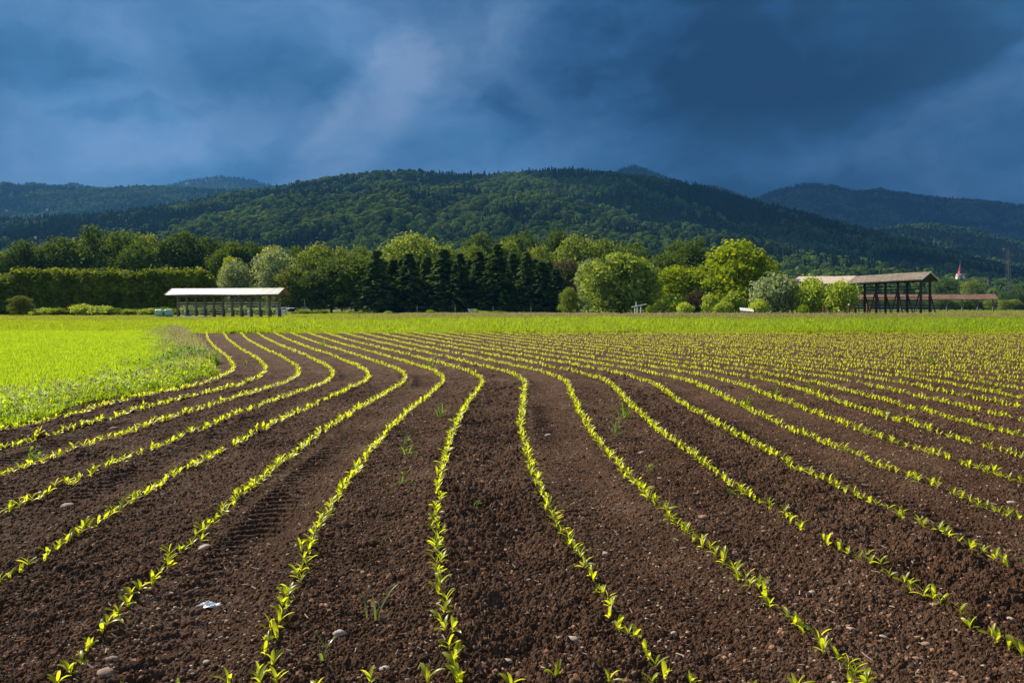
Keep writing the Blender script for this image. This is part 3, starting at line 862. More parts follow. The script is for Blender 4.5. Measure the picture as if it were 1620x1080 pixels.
CACHE = {}
def tree_meshes(kind, var):
    """crown and trunk of a tree 1 unit wide per metre at height 20 m, width 14 m (scaled on placement)"""
    if (kind, var) in CACHE: return CACHE[kind, var]
    sd_ = hash_name(kind) * 31 + var
    r = np.random.default_rng(sd_)
    mat = M[{'bush': 'shrub', 'yellowbush': 'yellow', 'silverbush': 'silver', 'darkbush': 'brown'}.get(kind, kind)]
    if kind == 'spruce':
        h, w = 20.0, 7.0
        P, Nn, dr = [], [], []
        nt = 34
        for i in range(nt):
            z = h * (.03 + .96 * (i / nt) ** .95); rad = w / 2 * (1 - (z / h) ** 1.15) * r.uniform(.86, 1.08) + .12
            nb = max(5, int(15 * (1 - .6 * z / h)))
            for j in range(nb):
                a = r.uniform(0, 6.28); L = rad * r.uniform(.72, 1.1)
                for q in np.linspace(.25, 1, 9):
                    for _ in range(2):
                        rr_ = L * q; zz = z + .12 * rr_ - .34 * rr_ * q + r.normal() * .12
                        P.append((rr_ * math.cos(a) + r.normal() * .16, rr_ * math.sin(a) + r.normal() * .16, zz))
                        Nn.append((math.cos(a) * .55, math.sin(a) * .55, .8)); dr.append((math.cos(a), math.sin(a), -.5))
        P, Nn, dr = np.array(P), np.array(Nn), np.array(dr)
        V, Q = leaf_cards(P, Nn, .34, sd_, .45, 2.0, dr)
        b = MB(); b.tube([(0, 0, -.3), (0, 0, h * .5), (0, 0, h * .97)], [.28, .18, .03], 7); tr = b.me('trunk', M['bark'], True)
    elif kind == 'willow':
        h, w = 12.0, 15.0
        blobs = broad_blobs(sd_, h, w * .95, .02, 22)
        P, Nn = crown_points(sd_, 8000, blobs, (.75, 1.05))
        V1, Q1 = leaf_cards(P, Nn, .42, sd_, .7, 2.2)
        PP, NN, DR = [], [], []
        for i in range(420):                                            # loose arching shoots that fray the outline
            k0 = r.integers(0, len(P)); b0 = P[k0]; dd = Nn[k0] * np.array([.8, .8, .5]) + np.array([0, 0, .55]); dd /= np.linalg.norm(dd)
            if np.linalg.norm(b0[:2]) < w * .20 and b0[2] < h * .7: continue
            ln = r.uniform(.7, 1.9); k = int(ln / .2) + 1
            for j in range(k):
                t = j / k
                PP.append(b0 + dd * ln * t - np.array([0, 0, .55 * ln * t * t])); NN.append(dd + np.array([0, 0, .4])); DR.append(dd - np.array([0, 0, 1.1 * t]))
        V2, Q2 = leaf_cards(np.array(PP), np.array(NN), .30, sd_ + 1, .6, 2.3, np.array(DR))
        V = np.concatenate([V1, V2]); Q = np.concatenate([Q1, Q2 + len(V1)])
        tr = trunk_mesh(sd_, h, .45, .18, 6, w)
    elif kind in ('bush', 'yellowbush', 'silverbush', 'darkbush'):
        h, w = 3.0, 3.4
        blobs = broad_blobs(sd_, h, w, .05, 10)
        P, Nn = crown_points(sd_, 2600, blobs, (.5, 1.08))
        P = P + r.normal(size=P.shape) * np.array([.16, .16, .20]); P[:, 2] = np.abs(P[:, 2])
        V, Q = leaf_cards(P, Nn, .17, sd_, .8, 1.8)
        PP, NN, DR = [], [], []
        for i in range(150):                                             # upright shoots that break the outline
            a = r.uniform(0, 6.28); q = r.uniform(.1, .95); z0 = h * (.58 - .34 * q); ln = r.uniform(.4, 1.5)
            for t in np.linspace(0, 1, 9):
                PP.append((q * w * .42 * math.cos(a) * (1 + .25 * t), q * w * .42 * math.sin(a) * (1 + .25 * t), z0 + ln * t)); NN.append((math.cos(a), math.sin(a), .6)); DR.append((math.cos(a) * .5, math.sin(a) * .5, .8))
        V2, Q2 = leaf_cards(np.array(PP), np.array(NN), .15, sd_ + 1, .8, 1.9, np.array(DR))
        V = np.concatenate([V, V2]); Q = np.concatenate([Q, Q2 + len(P) * 4])
        b = MB()
        for i in range(5):
            a = i * 1.26; b.tube([(0, 0, -.1), (.25 * math.cos(a), .25 * math.sin(a), h * .3), (.7 * math.cos(a), .7 * math.sin(a), h * .7)], [.06, .045, .015], 5)
        tr = b.me('stem', M['bark'], True)
    else:
        h, w = 20.0, 14.0
        blobs = broad_blobs(sd_, h, w, .10 if kind != 'yellow' else .05, 15)
        P, Nn = crown_points(sd_, 7400, blobs, (.55, 1.12)); P = P + r.normal(size=P.shape) * .22
        P[:, 2] = np.maximum(P[:, 2], .2)
        V, Q = leaf_cards(P, Nn, .50 if kind != 'yellow' else .56, sd_, .75, 1.5)
        tr = trunk_mesh(sd_, h, .38, .22, 6, w)
    CACHE[kind, var] = (mesh_np('crown', V, [Q], mat), tr, h, w)
    return CACHE[kind, var]
def hash_name(s): return sum(ord(c) * (i + 3) for i, c in enumerate(s)) % 997

def plant_tree(kind, var, px, D, top, wpx, label, group=None, name=None, cat=None, base=None, depth=1.0):
    cr, tr, h0, w0 = tree_meshes(kind, var)
    z0 = -.07
    bush = kind.endswith('bush')
    h = Z_at(top, D) - z0; w = wpx / F * D * (.76 if bush else .93 if kind == 'willow' else 1.0)
    name = name or {'spruce': 'spruce_tree', 'willow': 'willow_tree'}.get(kind, 'shrub' if bush else 'broadleaf_tree')
    e = empty(name, (X_at(px, D), D, z0), random.uniform(0, 6.28), label=label, cat=cat or ('shrub' if bush else 'tree'), group=group)
    e.scale = (w / w0, w / w0 * depth, h / h0 * (1.0 if kind == 'spruce' else 1.0))
    link('crown' if not bush else 'foliage', cr, e); link('trunk' if not bush else 'stem', tr, e)
    return e

TREES = []
def T(*a, **k): TREES.append((a, k))
W1, W2, W3, W4, W5 = ('dark broadleaf wood behind the clipped hedge', 'trees between the hedge and the spruces', 'row of dark spruces',
                  'lighter trees rising behind the spruces', 'trees and shrubs beside the double hayrack')
# wood behind the hedge
T('broad', 0, 8, 262, 396, 66, 'dark broadleaf tree at the outer end of the wood, half cut by the frame', W1)
T('broad', 1, 34, 262, 378, 60, 'narrow dark broadleaf tree, first pointed top at the end of the wood', W1)
T('broad', 2, 66, 268, 388, 60, 'low dark broadleaf tree in the dip before the wood rises', W1)
T('broad', 3, 94, 262, 374, 66, 'dark broadleaf tree on the rising shoulder of the wood behind the hedge', W1)
T('light', 0, 122, 270, 378, 52, 'slightly paler tree wedged between the shoulder and the highest crown', W1)
T('broad', 4, 150, 262, 359, 78, 'tallest dark broadleaf tree of the wood behind the hedge', W1)
T('broad', 0, 190, 258, 362, 70, 'dark rounded tree just right of the tallest crown behind the hedge', W1)
T('light', 1, 236, 266, 367, 60, 'paler green tree in the middle of the wood behind the hedge', W1)
T('broad', 1, 264, 258, 372, 60, 'dark tree in front of the paler crown behind the hedge', W1)
T('broad', 2, 290, 262, 364, 76, 'broad dark rounded tree behind the hay rack end of the hedge', W1)
T('broad', 3, 325, 260, 373, 56, 'last dark tree of the wood before its edge steps down', W1)
T('broad', 4, 215, 250, 384, 66, 'lower dark tree filling the wood under the paler crown', W1)
# between hedge and spruces
T('broad', 1, 352, 252, 392, 44, 'low dark tree at the stepped edge of the wood', W2)
T('broad', 0, 369, 268, 379, 54, 'rounded dark tree above the smaller silvery tree', W2)
T('broad', 3, 397, 268, 381, 50, 'dark tree behind and between the two silvery trees', W2)
T('yellow', 1, 362, 246, 403, 36, 'small yellow-green tree just above the smaller silvery tree', W2, depth=.8)
T('light', 2, 434, 262, 386, 46, 'green tree peeping over the taller silvery tree', W2)
T('broad', 2, 470, 262, 388, 44, 'dark green tree between the taller silvery tree and the tall pale green one', W2)
T('silver', 0, 373, 216, 413, 56, 'smaller silvery grey-leaved tree above the long hayrack roof', W2)
T('silver', 1, 434, 214, 392, 64, 'taller silvery grey-leaved tree above the long hayrack roof', W2)
T('light', 0, 506, 222, 384, 66, 'tall pale green leafy tree behind the gable end of the long hayrack', W2)
T('olive', 0, 463, 208, 424, 66, 'low olive green tree right behind the gable end of the long hayrack', W2)
T('broad', 4, 492, 204, 432, 44, 'dark low tree under the tall pale green tree', W2)
T('light', 3, 541, 262, 391, 40, 'small pale crown at the back, next after the tall pale green tree', W2)
T('light', 1, 566, 262, 387, 42, 'small pale rounded crown at the back near the first spruce', W2)
T('broad', 0, 524, 206, 406, 74, 'dark broadleaf tree with hanging leafy side, beside the tall pale green tree', W2)
T('broad', 3, 563, 204, 402, 80, 'wide dark leafy tree standing where the spruces begin', W2)
# spruces
SP = [(596, 393, 52, 'first tall spruce at the hayrack end of the dark row'), (622, 408, 46, 'shorter spruce second in the dark row'),
      (648, 399, 50, 'spruce below the middle of the big pale rounded crown'), (676, 404, 48, 'spruce below the sloping side of the big pale crown'),
      (702, 392, 56, 'tall wide spruce where the big pale rounded crown ends'), (728, 399, 46, 'pointed spruce next to the tall wide spruce'),
      (744, 408, 40, 'short spruce between two pointed tops in the row'), (758, 396, 46, 'pointed spruce left of the tallest spruce'),
      (787, 384, 54, 'tallest pointed spruce in the row, in the middle of the wood'), (812, 399, 46, 'spruce close beside the tallest one, on the willow side'),
      (834, 397, 48, 'sharp pointed spruce third from the willow end of the row'), (858, 412, 46, 'low spruce second from the willow end of the row'), (880, 424, 42, 'lowest dark spruce at the willow end of the row')]
for i, (px, top, w, lab) in enumerate(SP): T('spruce', i % 4, px, 196 + (i * 7) % 11, top, w * 1.65, 'dark ' + lab if not lab.startswith('lowest') else lab, W3)
for i, px in enumerate((610, 636, 664, 690, 716, 772, 798, 822, 846, 869)):
    T('spruce', (i + 1) % 4, px, 212 + (i * 5) % 7, 412 - (i * 5) % 9, 66, 'dark spruce filling the second line behind the front spruces', W3)
# behind the spruces
T('light', 4, 650, 246, 372, 96, 'big pale rounded crown standing highest behind the spruces', W4)
T('light', 0, 705, 244, 386, 52, 'pale green shoulder tree beside the big rounded crown', W4)
T('light', 2, 751, 240, 386, 48, 'pale green tree showing between two spruce tops', W4)
T('light', 3, 803, 240, 381, 54, 'pale green crown right behind the tallest spruce', W4)
T('olive', 1, 850, 234, 403, 50, 'olive yellowish tree behind the low spruces', W4)
T('light', 1, 858, 252, 386, 44, 'pale green tree above the olive yellowish one', W4)
T('broad', 4, 742, 330, 379, 46, 'distant dull green tree over the spruce row, left of the higher pair', W4)
T('broad', 2, 764, 335, 366, 54, 'distant dull green rounded tree high over the spruce row', W4)
T('broad', 1, 800, 330, 374, 46, 'distant dull tree between two higher far crowns', W4)
T('broad', 3, 831, 335, 365, 50, 'distant rounded far crown, left of the darkest one', W4)
T('broad', 0, 880, 330, 361, 52, 'darkest far crown, highest over the willow end of the spruces', W4)
T('light', 4, 914, 240, 374, 84, 'large pale green tree rising behind the willow', W4)
T('light', 2, 958, 246, 376, 56, 'pale green tree with pointed top behind the willow', W4)
T('broad', 3, 1003, 250, 384, 60, 'mid green tree showing over the top of the willow', W4)
T('brown', 0, 897, 222, 409, 54, 'brownish leafed tree between the spruces and the willow', W4)
T('silver', 1, 930, 206, 411, 36, 'slim silvery tree tucked behind the edge of the willow', W4)
T('broad', 1, 872, 216, 424, 40, 'dark low tree at the foot of the brownish one', W4)
T('broad', 0, 1052, 240, 398, 66, 'dark green tree between the willow and the yellow-green bush', W5)
T('broad', 2, 1075, 262, 379, 56, 'back dark tree, left one of the pair before the bright tree', W5)
T('broad', 4, 1100, 258, 378, 60, 'back dark tree directly beside the bright yellow-green tree', W5)
# before them
T('willow', 0, 981, 160, 399, 122, 'huge rounded willow with pale feathery shoots and a dark shaded front', W5)
T('light', 0, 901, 158, 454, 34, 'small egg-shaped green tree at the foot of the willow', W5, depth=.9)
T('yellow', 0, 1166, 166, 377, 112, 'large bright yellow-green tree towering over the shrubs', W5)
T('yellow', 2, 1078, 174, 417, 92, 'bright yellow-green small tree between the willow and the tall bright tree', W5)
T('darkbush', 0, 1103, 150, 461, 40, 'dark brownish bush under the yellow-green small tree', W5)
T('bush', 0, 1060, 150, 465, 58, 'elder shrub with pale flower heads beside the white trestle', W5)
T('bush', 1, 1124, 146, 466, 38, 'pale green shrub standing upright beside the dark brownish bush', W5)
T('bush', 2, 1162, 144, 463, 42, 'upright pale green shrub left of the white board', W5)
T('bush', 3, 1146, 141, 478, 40, 'low light green shrub at the foot of the upright one', W5)
T('bush', 1, 1083, 143, 479, 34, 'low pale shrub before the dark brownish bush', W5)
T('silverbush', 0, 1228, 146, 434, 84, 'big silvery green shrub left of the double hayrack', W5)
T('bush', 2, 1200, 140, 474, 34, 'low yellowish shrub at the foot of the silvery green shrub', W5)
T('bush', 0, 1284, 143, 440, 66, 'tall light green shrub between the silvery one and the hayrack', W5)
T('bush', 3, 1330, 139, 446, 66, 'tall light green shrub covering the end of the double hayrack', W5)
T('yellowbush', 0, 1271, 135, 482, 18, 'tiny bright yellow-green shrub in the grass below the tall shrubs', W5)
T('yellowbush', 1, 1027, 140, 483, 13, 'tiny yellow shrub touching the white trestle', W5)
# hedge foot
for i, (px, top, w, lab, kd) in enumerate([
        (32, 468, 34, 'single green shrub standing before the outer end of the hedge', 'olive'), (70, 483, 30, 'low shrub next after the single taller shrub at the hedge foot', 'bush'),
        (93, 483, 26, 'low yellowish shrub at the hedge foot', 'yellowbush'), (133, 478, 34, 'shrub under the middle of the hedge', 'bush'),
        (163, 480, 40, 'wide pale shrub at the hedge foot, left of two taller ones', 'bush'), (186, 483, 22, 'small pale shrub between two wider ones at the hedge foot', 'yellowbush'),
        (207, 485, 28, 'low green shrub at the hedge foot near the bales', 'bush'), (240, 484, 34, 'low pale shrub behind the green bales', 'bush'),
        (263, 482, 30, 'yellowish shrub behind the first posts of the long hayrack', 'yellowbush'), (300, 481, 36, 'pale shrub seen through the long hayrack near the bales', 'bush'),
        (338, 480, 40, 'wide pale shrub seen through the middle of the long hayrack', 'yellowbush'), (385, 482, 36, 'pale shrub seen through the long hayrack near the white tank', 'bush'),
        (420, 482, 34, 'pale shrub seen through the last bays of the long hayrack', 'bush'), (476, 486, 28, 'yellowish shrub just beyond the gable end of the long hayrack', 'yellowbush'),
        (507, 486, 22, 'yellowish shrub second beyond the gable end of the long hayrack', 'yellowbush'), (563, 489, 26, 'low yellowish shrub before the first spruces', 'yellowbush'),
        (614, 488, 10, 'tiny green shrub before the spruces by a post', 'bush'), (681, 486, 12, 'tiny yellowish shrub before the middle spruces', 'yellowbush'),
        (751, 485, 10, 'small upright green shrub beside the pale blue trough', 'bush'), (763, 488, 22, 'low brownish green shrub just right of the trough', 'bush'), (788, 488, 22, 'low yellowish shrub before the tallest spruce', 'yellowbush')]):
    top += 0 if px < 60 else 4; w *= 1.0 if px < 60 else 1.5
    T(kd, i % 4 if kd == 'bush' else i % 2, px, (136 if px < 60 else 142 if px < 440 else 176), top, w, lab, 'low shrubs along the far edge of the meadow', name='shrub', cat='shrub')
# far trees round the church
for i, (px, D, top, w, kd, lab) in enumerate([
        (1500, 560, 440, 58, 'broad', 'dark blue-green rounded tree right of the double hayrack gable, before the church'),
        (1541, 520, 442, 38, 'light', 'domed green tree standing between church tower and pale roof'),
        (1592, 520, 462, 26, 'broad', 'dark tree right of the end of the red roof'), (1612, 540, 455, 30, 'broad', 'dark tree at the frame edge beyond the mast'),
        (1372, 420, 470, 34, 'broad', 'distant bush line tree seen through the first bay of the double hayrack'), (1402, 420, 472, 32, 'broad', 'distant tree seen through the second bay of the double hayrack'),
        (1432, 420, 470, 34, 'broad', 'distant tree seen through the third bay of the double hayrack'), (1462, 420, 473, 30, 'broad', 'distant tree seen through the last bay of the double hayrack'),
        (1488, 400, 471, 30, 'broad', 'dark green bush under the near end of the red roof'), (1512, 400, 473, 28, 'light', 'green bush under the red roof, second bay'),
        (1535, 400, 470, 28, 'broad', 'dark bush under the red roof below the domed tree'), (1556, 400, 475, 26, 'olive', 'olive bush under the outer end of the red roof'),
        (1572, 390, 472, 24, 'light', 'green bush just past the end of the red roof'), (1590, 380, 474, 20, 'light', 'small rounded bright bush past the red roof'),
        (1606, 380, 473, 20, 'light', 'rounded pale green bush near the frame edge'), (1622, 380, 480, 30, 'broad', 'clipped dark bush cut by the frame edge')]):
    T(kd, i % 4, px, D, top, w, lab, 'distant trees round the church')

def build_trees():
    for a, k in TREES:
        kind, var, px, D, top, w, lab, grp = a
        plant_tree(kind, var, px, D, top, w, lab, grp, **k)

def build_hedge():
    D = 150.0; r = np.random.default_rng(17)
    x0, x1 = X_at(-40, D), X_at(346, D); n = 46000
    x = r.uniform(x0, x1, n)
    H = lambda x: (Z_at(434, D) + .07) * (1 + .16 * (fbm(x * .35, x * 0 + 2.5, 3, 5) - .5) * 1.6) * np.where(x < X_at(28, D), .86, 1.0) * np.sqrt(np.clip(1 - np.clip((x - (x1 - 3.5)) / 3.6, 0, 1) ** 2.2, .05, 1))
    h = H(x); dep = 2.4 + .5 * (fbm(x * .5, x * 0 + 9, 2, 15) - .5)
    top = r.random(n) < .34
    u = r.uniform(-1, 1, n); zz = r.random(n) ** .85
    lump_ = .45 * np.sin(x * 1.5 + 2 * fbm(x * .3, zz * 3, 2, 3)) * .5 + 2.0 * (fbm(x * .55, zz * 6, 3, 8) - .5)
    front = r.random(n) < .75
    y = np.where(top, D + u * dep, D + np.where(front, -1, 1) * (dep + lump_ + np.where(zz > .8, -(zz - .8) * 4.5, 0)))
    z = np.where(top, h + lump_ * .5 - np.abs(u) ** 3 * .9, zz * h)
    z = z + r.normal(size=n) * .12; y = y + r.normal(size=n) * .3
    N = np.stack([r.normal(size=n) * .25, np.where(top, u * .5, np.where(front, -1, 1)), np.where(top, 1.0, .25)], 1)
    V, Q = leaf_cards(np.stack([x, y, z], 1), N, .42, 18, .65, 1.5)
    n2 = 2600                                                          # loose shoots standing above the clipped top
    xs = r.uniform(x0, x1 - 1, n2); hs = H(xs)
    P = np.stack([xs, D + r.uniform(-2.4, 2.2, n2), hs + r.uniform(0, 1.3, n2) * r.random(n2)], 1)
    V2, Q2 = leaf_cards(P, np.tile([0, -.3, 1.0], (n2, 1)), .36, 19, .8, 1.8)
    link('hedge', mesh_np('hedge', np.concatenate([V, V2]), [np.concatenate([Q, Q2 + len(V)])], M['hedge']),
         label='long tall dark clipped hedge standing behind the meadow', cat='hedge')

# ------------------------------------------------------------------ hills
def hill(name, skyline, r_foot, r_ridge, r_back, mat, nu=420, nr=110, rough=.10, conv=1.25, seed=1, u0=-.80, u1=.80, spur=.18):
    """a ridge with its spurs and foot; SKYLINE gives the ridge height by bearing"""
    px = np.array([s[0] for s in skyline], float); py = np.array([s[1] for s in skyline], float)
    u = np.linspace(u0, u1, nu)
    s = np.interp(u, (px - CX) / F, (HY - py) / F)
    kk = np.exp(-np.linspace(-2, 2, 9) ** 2); kk /= kk.sum()
    s = np.convolve(np.pad(s, 4, mode='edge'), kk, mode='valid')
    def height(uu, yy):
        ss = np.interp(uu, u, s)
        t = np.clip((yy - r_foot) / (r_ridge - r_foot), 0, 1); b = np.clip((yy - r_ridge) / (r_back - r_ridge), 0, 1)
        top = ss * r_ridge
        x = uu * yy
        sp = fbm(x / (r_ridge * .11), yy / (r_ridge * .22), 4, seed) - .5
        tt = np.clip(t + sp * spur * 2 * np.sin(np.pi * t), 0, 1)
        prof = tt ** conv * (1 - b * b * .9)
        return top * prof
    yy = np.concatenate([np.linspace(r_foot, r_ridge, int(nr * .75)), np.linspace(r_ridge, r_back, nr - int(nr * .75) + 1)[1:]])
    U, Y = np.meshgrid(u, yy)
    Z = height(U, Y) - .3
    V = np.stack([U * Y, Y, Z], -1).reshape(-1, 3)
    i = np.arange(len(yy) - 1)[:, None] * nu + np.arange(nu - 1)[None]
    Q = np.stack([i, i + 1, i + nu + 1, i + nu], -1).reshape(-1, 4)
    link(name, mesh_np(name, V, [Q], mat, True), kind='structure')
    return height

def far_tree(name, kind, seed):
    r = np.random.default_rng(seed)
    if kind == 'round':
        n = 300; d = r.normal(size=(n, 3)); d[:, 2] = np.abs(d[:, 2]) * 1.0 - .25; d /= np.linalg.norm(d, axis=1)[:, None]
        k = r.normal(size=(9, 3)); k[:, 2] = np.abs(k[:, 2]); k /= np.linalg.norm(k, axis=1)[:, None]
        bump = 1 + .28 * np.max(np.clip(d @ k.T, 0, 1) ** 7, axis=1) - .12
        P = d * bump[:, None] * np.array([5.0, 5.0, 6.0]) + np.array([0, 0, 8.0])
        V, Q = leaf_cards(P, d, 1.7, seed, .55, 1.3)
        V2 = ICO1[0] * np.array([4.0, 4.0, 5.2]) + np.array([0, 0, 7.4])
        return mesh_np(name, np.concatenate([V, V2]), [Q, ICO1[1] + len(V)], M['far_wood'])
    n = 230; z = r.random(n) ** 1.3; a = r.uniform(0, 6.28, n); rad = 3.1 * (1 - z) * r.uniform(.7, 1.1, n) + .1
    P = np.stack([rad * np.cos(a), rad * np.sin(a), 2 + z * 17], 1); N = np.stack([np.cos(a), np.sin(a), np.full(n, .6)], 1)
    V, Q = leaf_cards(P, N, 1.2, seed, .5, 1.7, np.stack([np.cos(a), np.sin(a), np.full(n, -.6)], 1))
    return mesh_np(name, V, [Q], M['far_conifer'])

def forest(name, height, y0, y1, n, u0, u1, size, conifer, seed, label):
    r = np.random.default_rng(seed)
    y = np.sqrt(r.uniform(y0 * y0, y1 * y1, n)); u = r.uniform(u0, u1, n); x = u * y
    z = height(u, y) - 1.5
    keep = z > -1.3
    x, y, z, u = x[keep], y[keep], z[keep], u[keep]
    m = fbm(x / 170, y / 120, 4, seed)
    con = (m + r.normal(size=len(x)) * .07 + conifer(u, y)) > .5
    src = [far_tree('far_crown', 'round', seed + i) for i in range(5)] + [far_tree('far_conifer', 'cone', seed + 20 + i) for i in range(3)]
    idx = np.where(con, r.integers(5, 8, len(x)), r.integers(0, 5, len(x)))
    s = size * r.uniform(.65, 1.35, len(x)); sz = s * r.uniform(.75, 1.15, len(x)) * np.where(con, .78, .95)
    scatter(name, np.stack([x, y, z], 1), np.stack([s, s, sz], 1), r.random(len(x)) * 6.28, idx, src, label)

def build_hills():
    fl = surf_mat('forest_floor', (.012, .020, .008), (.026, .040, .014), .02, .95, .1)
    main = [(-600, 420), (-200, 372), (0, 353), (100, 347), (150, 346), (280, 330), (350, 315), (435, 304), (460, 298), (520, 288), (585, 281), (645, 276), (700, 281), (740, 282),
            (810, 281), (850, 276), (895, 273), (940, 276), (965, 280), (1010, 285), (1070, 293), (1120, 303), (1185, 322), (1285, 347), (1370, 372), (1460, 393), (1560, 420), (1620, 436), (1800, 470), (2200, 487)]
    h1 = hill('hill', main, 620, 2050, 2900, fl, rough=.1, conv=1.15, seed=3, spur=.16)
    forest('hill_forest', h1, 640, 2300, 44000, -.74, .74, 1.08,
           lambda u, y: np.interp(u, [-.6, -.3, -.15, .0, .1, .3, .6], [.10, .03, -.10, -.10, -.02, .06, .06]) + np.interp(y, [600, 1300, 1900, 2100], [-.06, -.02, .04, .10]), 31,
           'mixed forest covering the long middle hill')
    left = [(-500, 300), (-100, 292), (0, 292), (40, 297), (100, 299), (160, 301), (220, 298), (300, 301), (400, 303), (455, 302), (560, 320), (700, 380), (900, 480), (1000, 487), (2200, 487)]
    h2 = hill('hill', left, 2300, 3900, 5200, fl, seed=9, conv=1.0, u1=.2)
    forest('far_hill_forest', h2, 2400, 4000, 22000, -.74, -.10, 1.25, lambda u, y: u * 0 - .02, 61, 'forest on the bluish hill rising at the meadow side')
    mid = [(-600, 487), (1050, 487), (1200, 430), (1290, 385), (1375, 368), (1430, 360), (1470, 358), (1530, 366), (1610, 384), (1750, 400), (2200, 440)]
    h3 = hill('hill', mid, 2200, 3300, 4300, fl, seed=15, conv=1.0, u0=.1)
    forest('low_ridge_forest', h3, 2250, 3450, 12000, .20, .74, 1.15, lambda u, y: u * 0 + .06, 71, 'forest on the low ridge behind the church')
    far_right = [(-600, 487), (1000, 487), (1100, 390), (1160, 335), (1195, 317), (1225, 305), (1255, 297), (1285, 293), (1320, 297), (1355, 306), (1390, 301), (1430, 308), (1475, 315), (1540, 319), (1610, 327), (1800, 345), (2200, 400)]
    h4 = hill('mountain', far_right, 4300, 6800, 8500, fl, seed=21, conv=1.0, u0=.05, spur=.10)
    forest('mountain_forest', h4, 4400, 6900, 26000, .12, .72, 1.9, lambda u, y: u * 0 + .03, 81, 'forest on the dark blue mountain behind the church')
    peak = [(-600, 487), (560, 487), (660, 330), (690, 277), (715, 275), (740, 283), (800, 300), (900, 292), (950, 284), (975, 274), (990, 267), (1003, 264), (1016, 268), (1040, 279), (1070, 288), (1090, 298), (1110, 297), (1135, 298), (1160, 306), (1185, 317), (1240, 350), (1400, 480), (2200, 487)]
    h5 = hill('mountain', peak, 4600, 6300, 7500, fl, seed=27, conv=1.0, u0=-.3, u1=.5, spur=.08)
    forest('peak_forest', h5, 5700, 6400, 7000, -.12, .32, 1.7, lambda u, y: u * 0 + .05, 91, 'forest on the small far peak over the middle hill')
    knoll = [(-500, 300), (-40, 300), (25, 297), (50, 292), (75, 295), (92, 296), (120, 293), (150, 299), (230, 303), (265, 296), (300, 287), (345, 282), (385, 284), (420, 293), (450, 299), (480, 305), (520, 340), (640, 487), (2200, 487)]
    h6 = hill('mountain', knoll, 4700, 6400, 7600, fl, seed=33, conv=1.0, u1=.0, spur=.08)
    forest('knoll_forest', h6, 5700, 6500, 8000, -.72, -.22, 1.7, lambda u, y: u * 0 + .05, 95, 'forest on the rounded bluish knolls far off')

# shade clouds: added out of view to keep the sun off the hills
def cloud(name, cx, cy, z, rx, ry, seed, holes=.0):
    n = 90
    g = np.linspace(-1, 1, n); U, Vv = np.meshgrid(g, g)
    rad = np.sqrt(U * U + Vv * Vv); ang = np.arctan2(Vv, U)
    edge = 1 + .35 * (fbm(np.cos(ang) * 2 + 5, np.sin(ang) * 2 + 5, 4, seed) - .5)
    k = np.maximum(np.abs(U), np.abs(Vv)) / np.maximum(rad, 1e-6)
    X = cx + U * k * edge * rx; Y = cy + Vv * k * edge * ry
    th = np.sqrt(np.clip(1 - (rad * k) ** 2, 0, 1))
    up = z + th * 420 * (.6 + .9 * fbm(X / 500, Y / 500, 4, seed + 1)); dn = z - th * 130 * (.4 + 1.2 * fbm(X / 300, Y / 300, 4, seed + 2))
    V = np.concatenate([np.stack([X, Y, up], -1).reshape(-1, 3), np.stack([X, Y, dn], -1).reshape(-1, 3)])
    i = (np.arange(n - 1)[:, None] * n + np.arange(n - 1)[None])
    Q = np.stack([i, i + 1, i + n + 1, i + n], -1).reshape(-1, 4)
    Q2 = Q[:, ::-1] + n * n
    m = M.get('cloud') or surf_mat('shade_cloud_surface', (.55, .58, .62), (.75, .77, .80), .002, 1.0, 0)
    M['cloud'] = m
    o = link(name, mesh_np(name, V, [Q, Q2], m, True), kind='stuff', label='added unseen cloud that shades the hills')
    return o

def build_shade_clouds():  # unseen clouds set towards the sun, sized for the shade they cast
    zc = 6500.0
    ox, oy = sun_vec.x / sun_vec.z * zc, sun_vec.y / sun_vec.z * zc
    # shade on: the far mountains, the low ridge, and the outer flank of the middle hill
    for (sx, sy, rx, ry, sd_) in ((3400, 5500, 2700, 2000, 3), (100, 6100, 1500, 1300, 5), (1330, 1700, 930, 1050, 8), (-2900, 4000, 1000, 900, 9)):
        cloud('shade_cloud', sx + ox, sy + oy, zc, rx, ry, sd_)

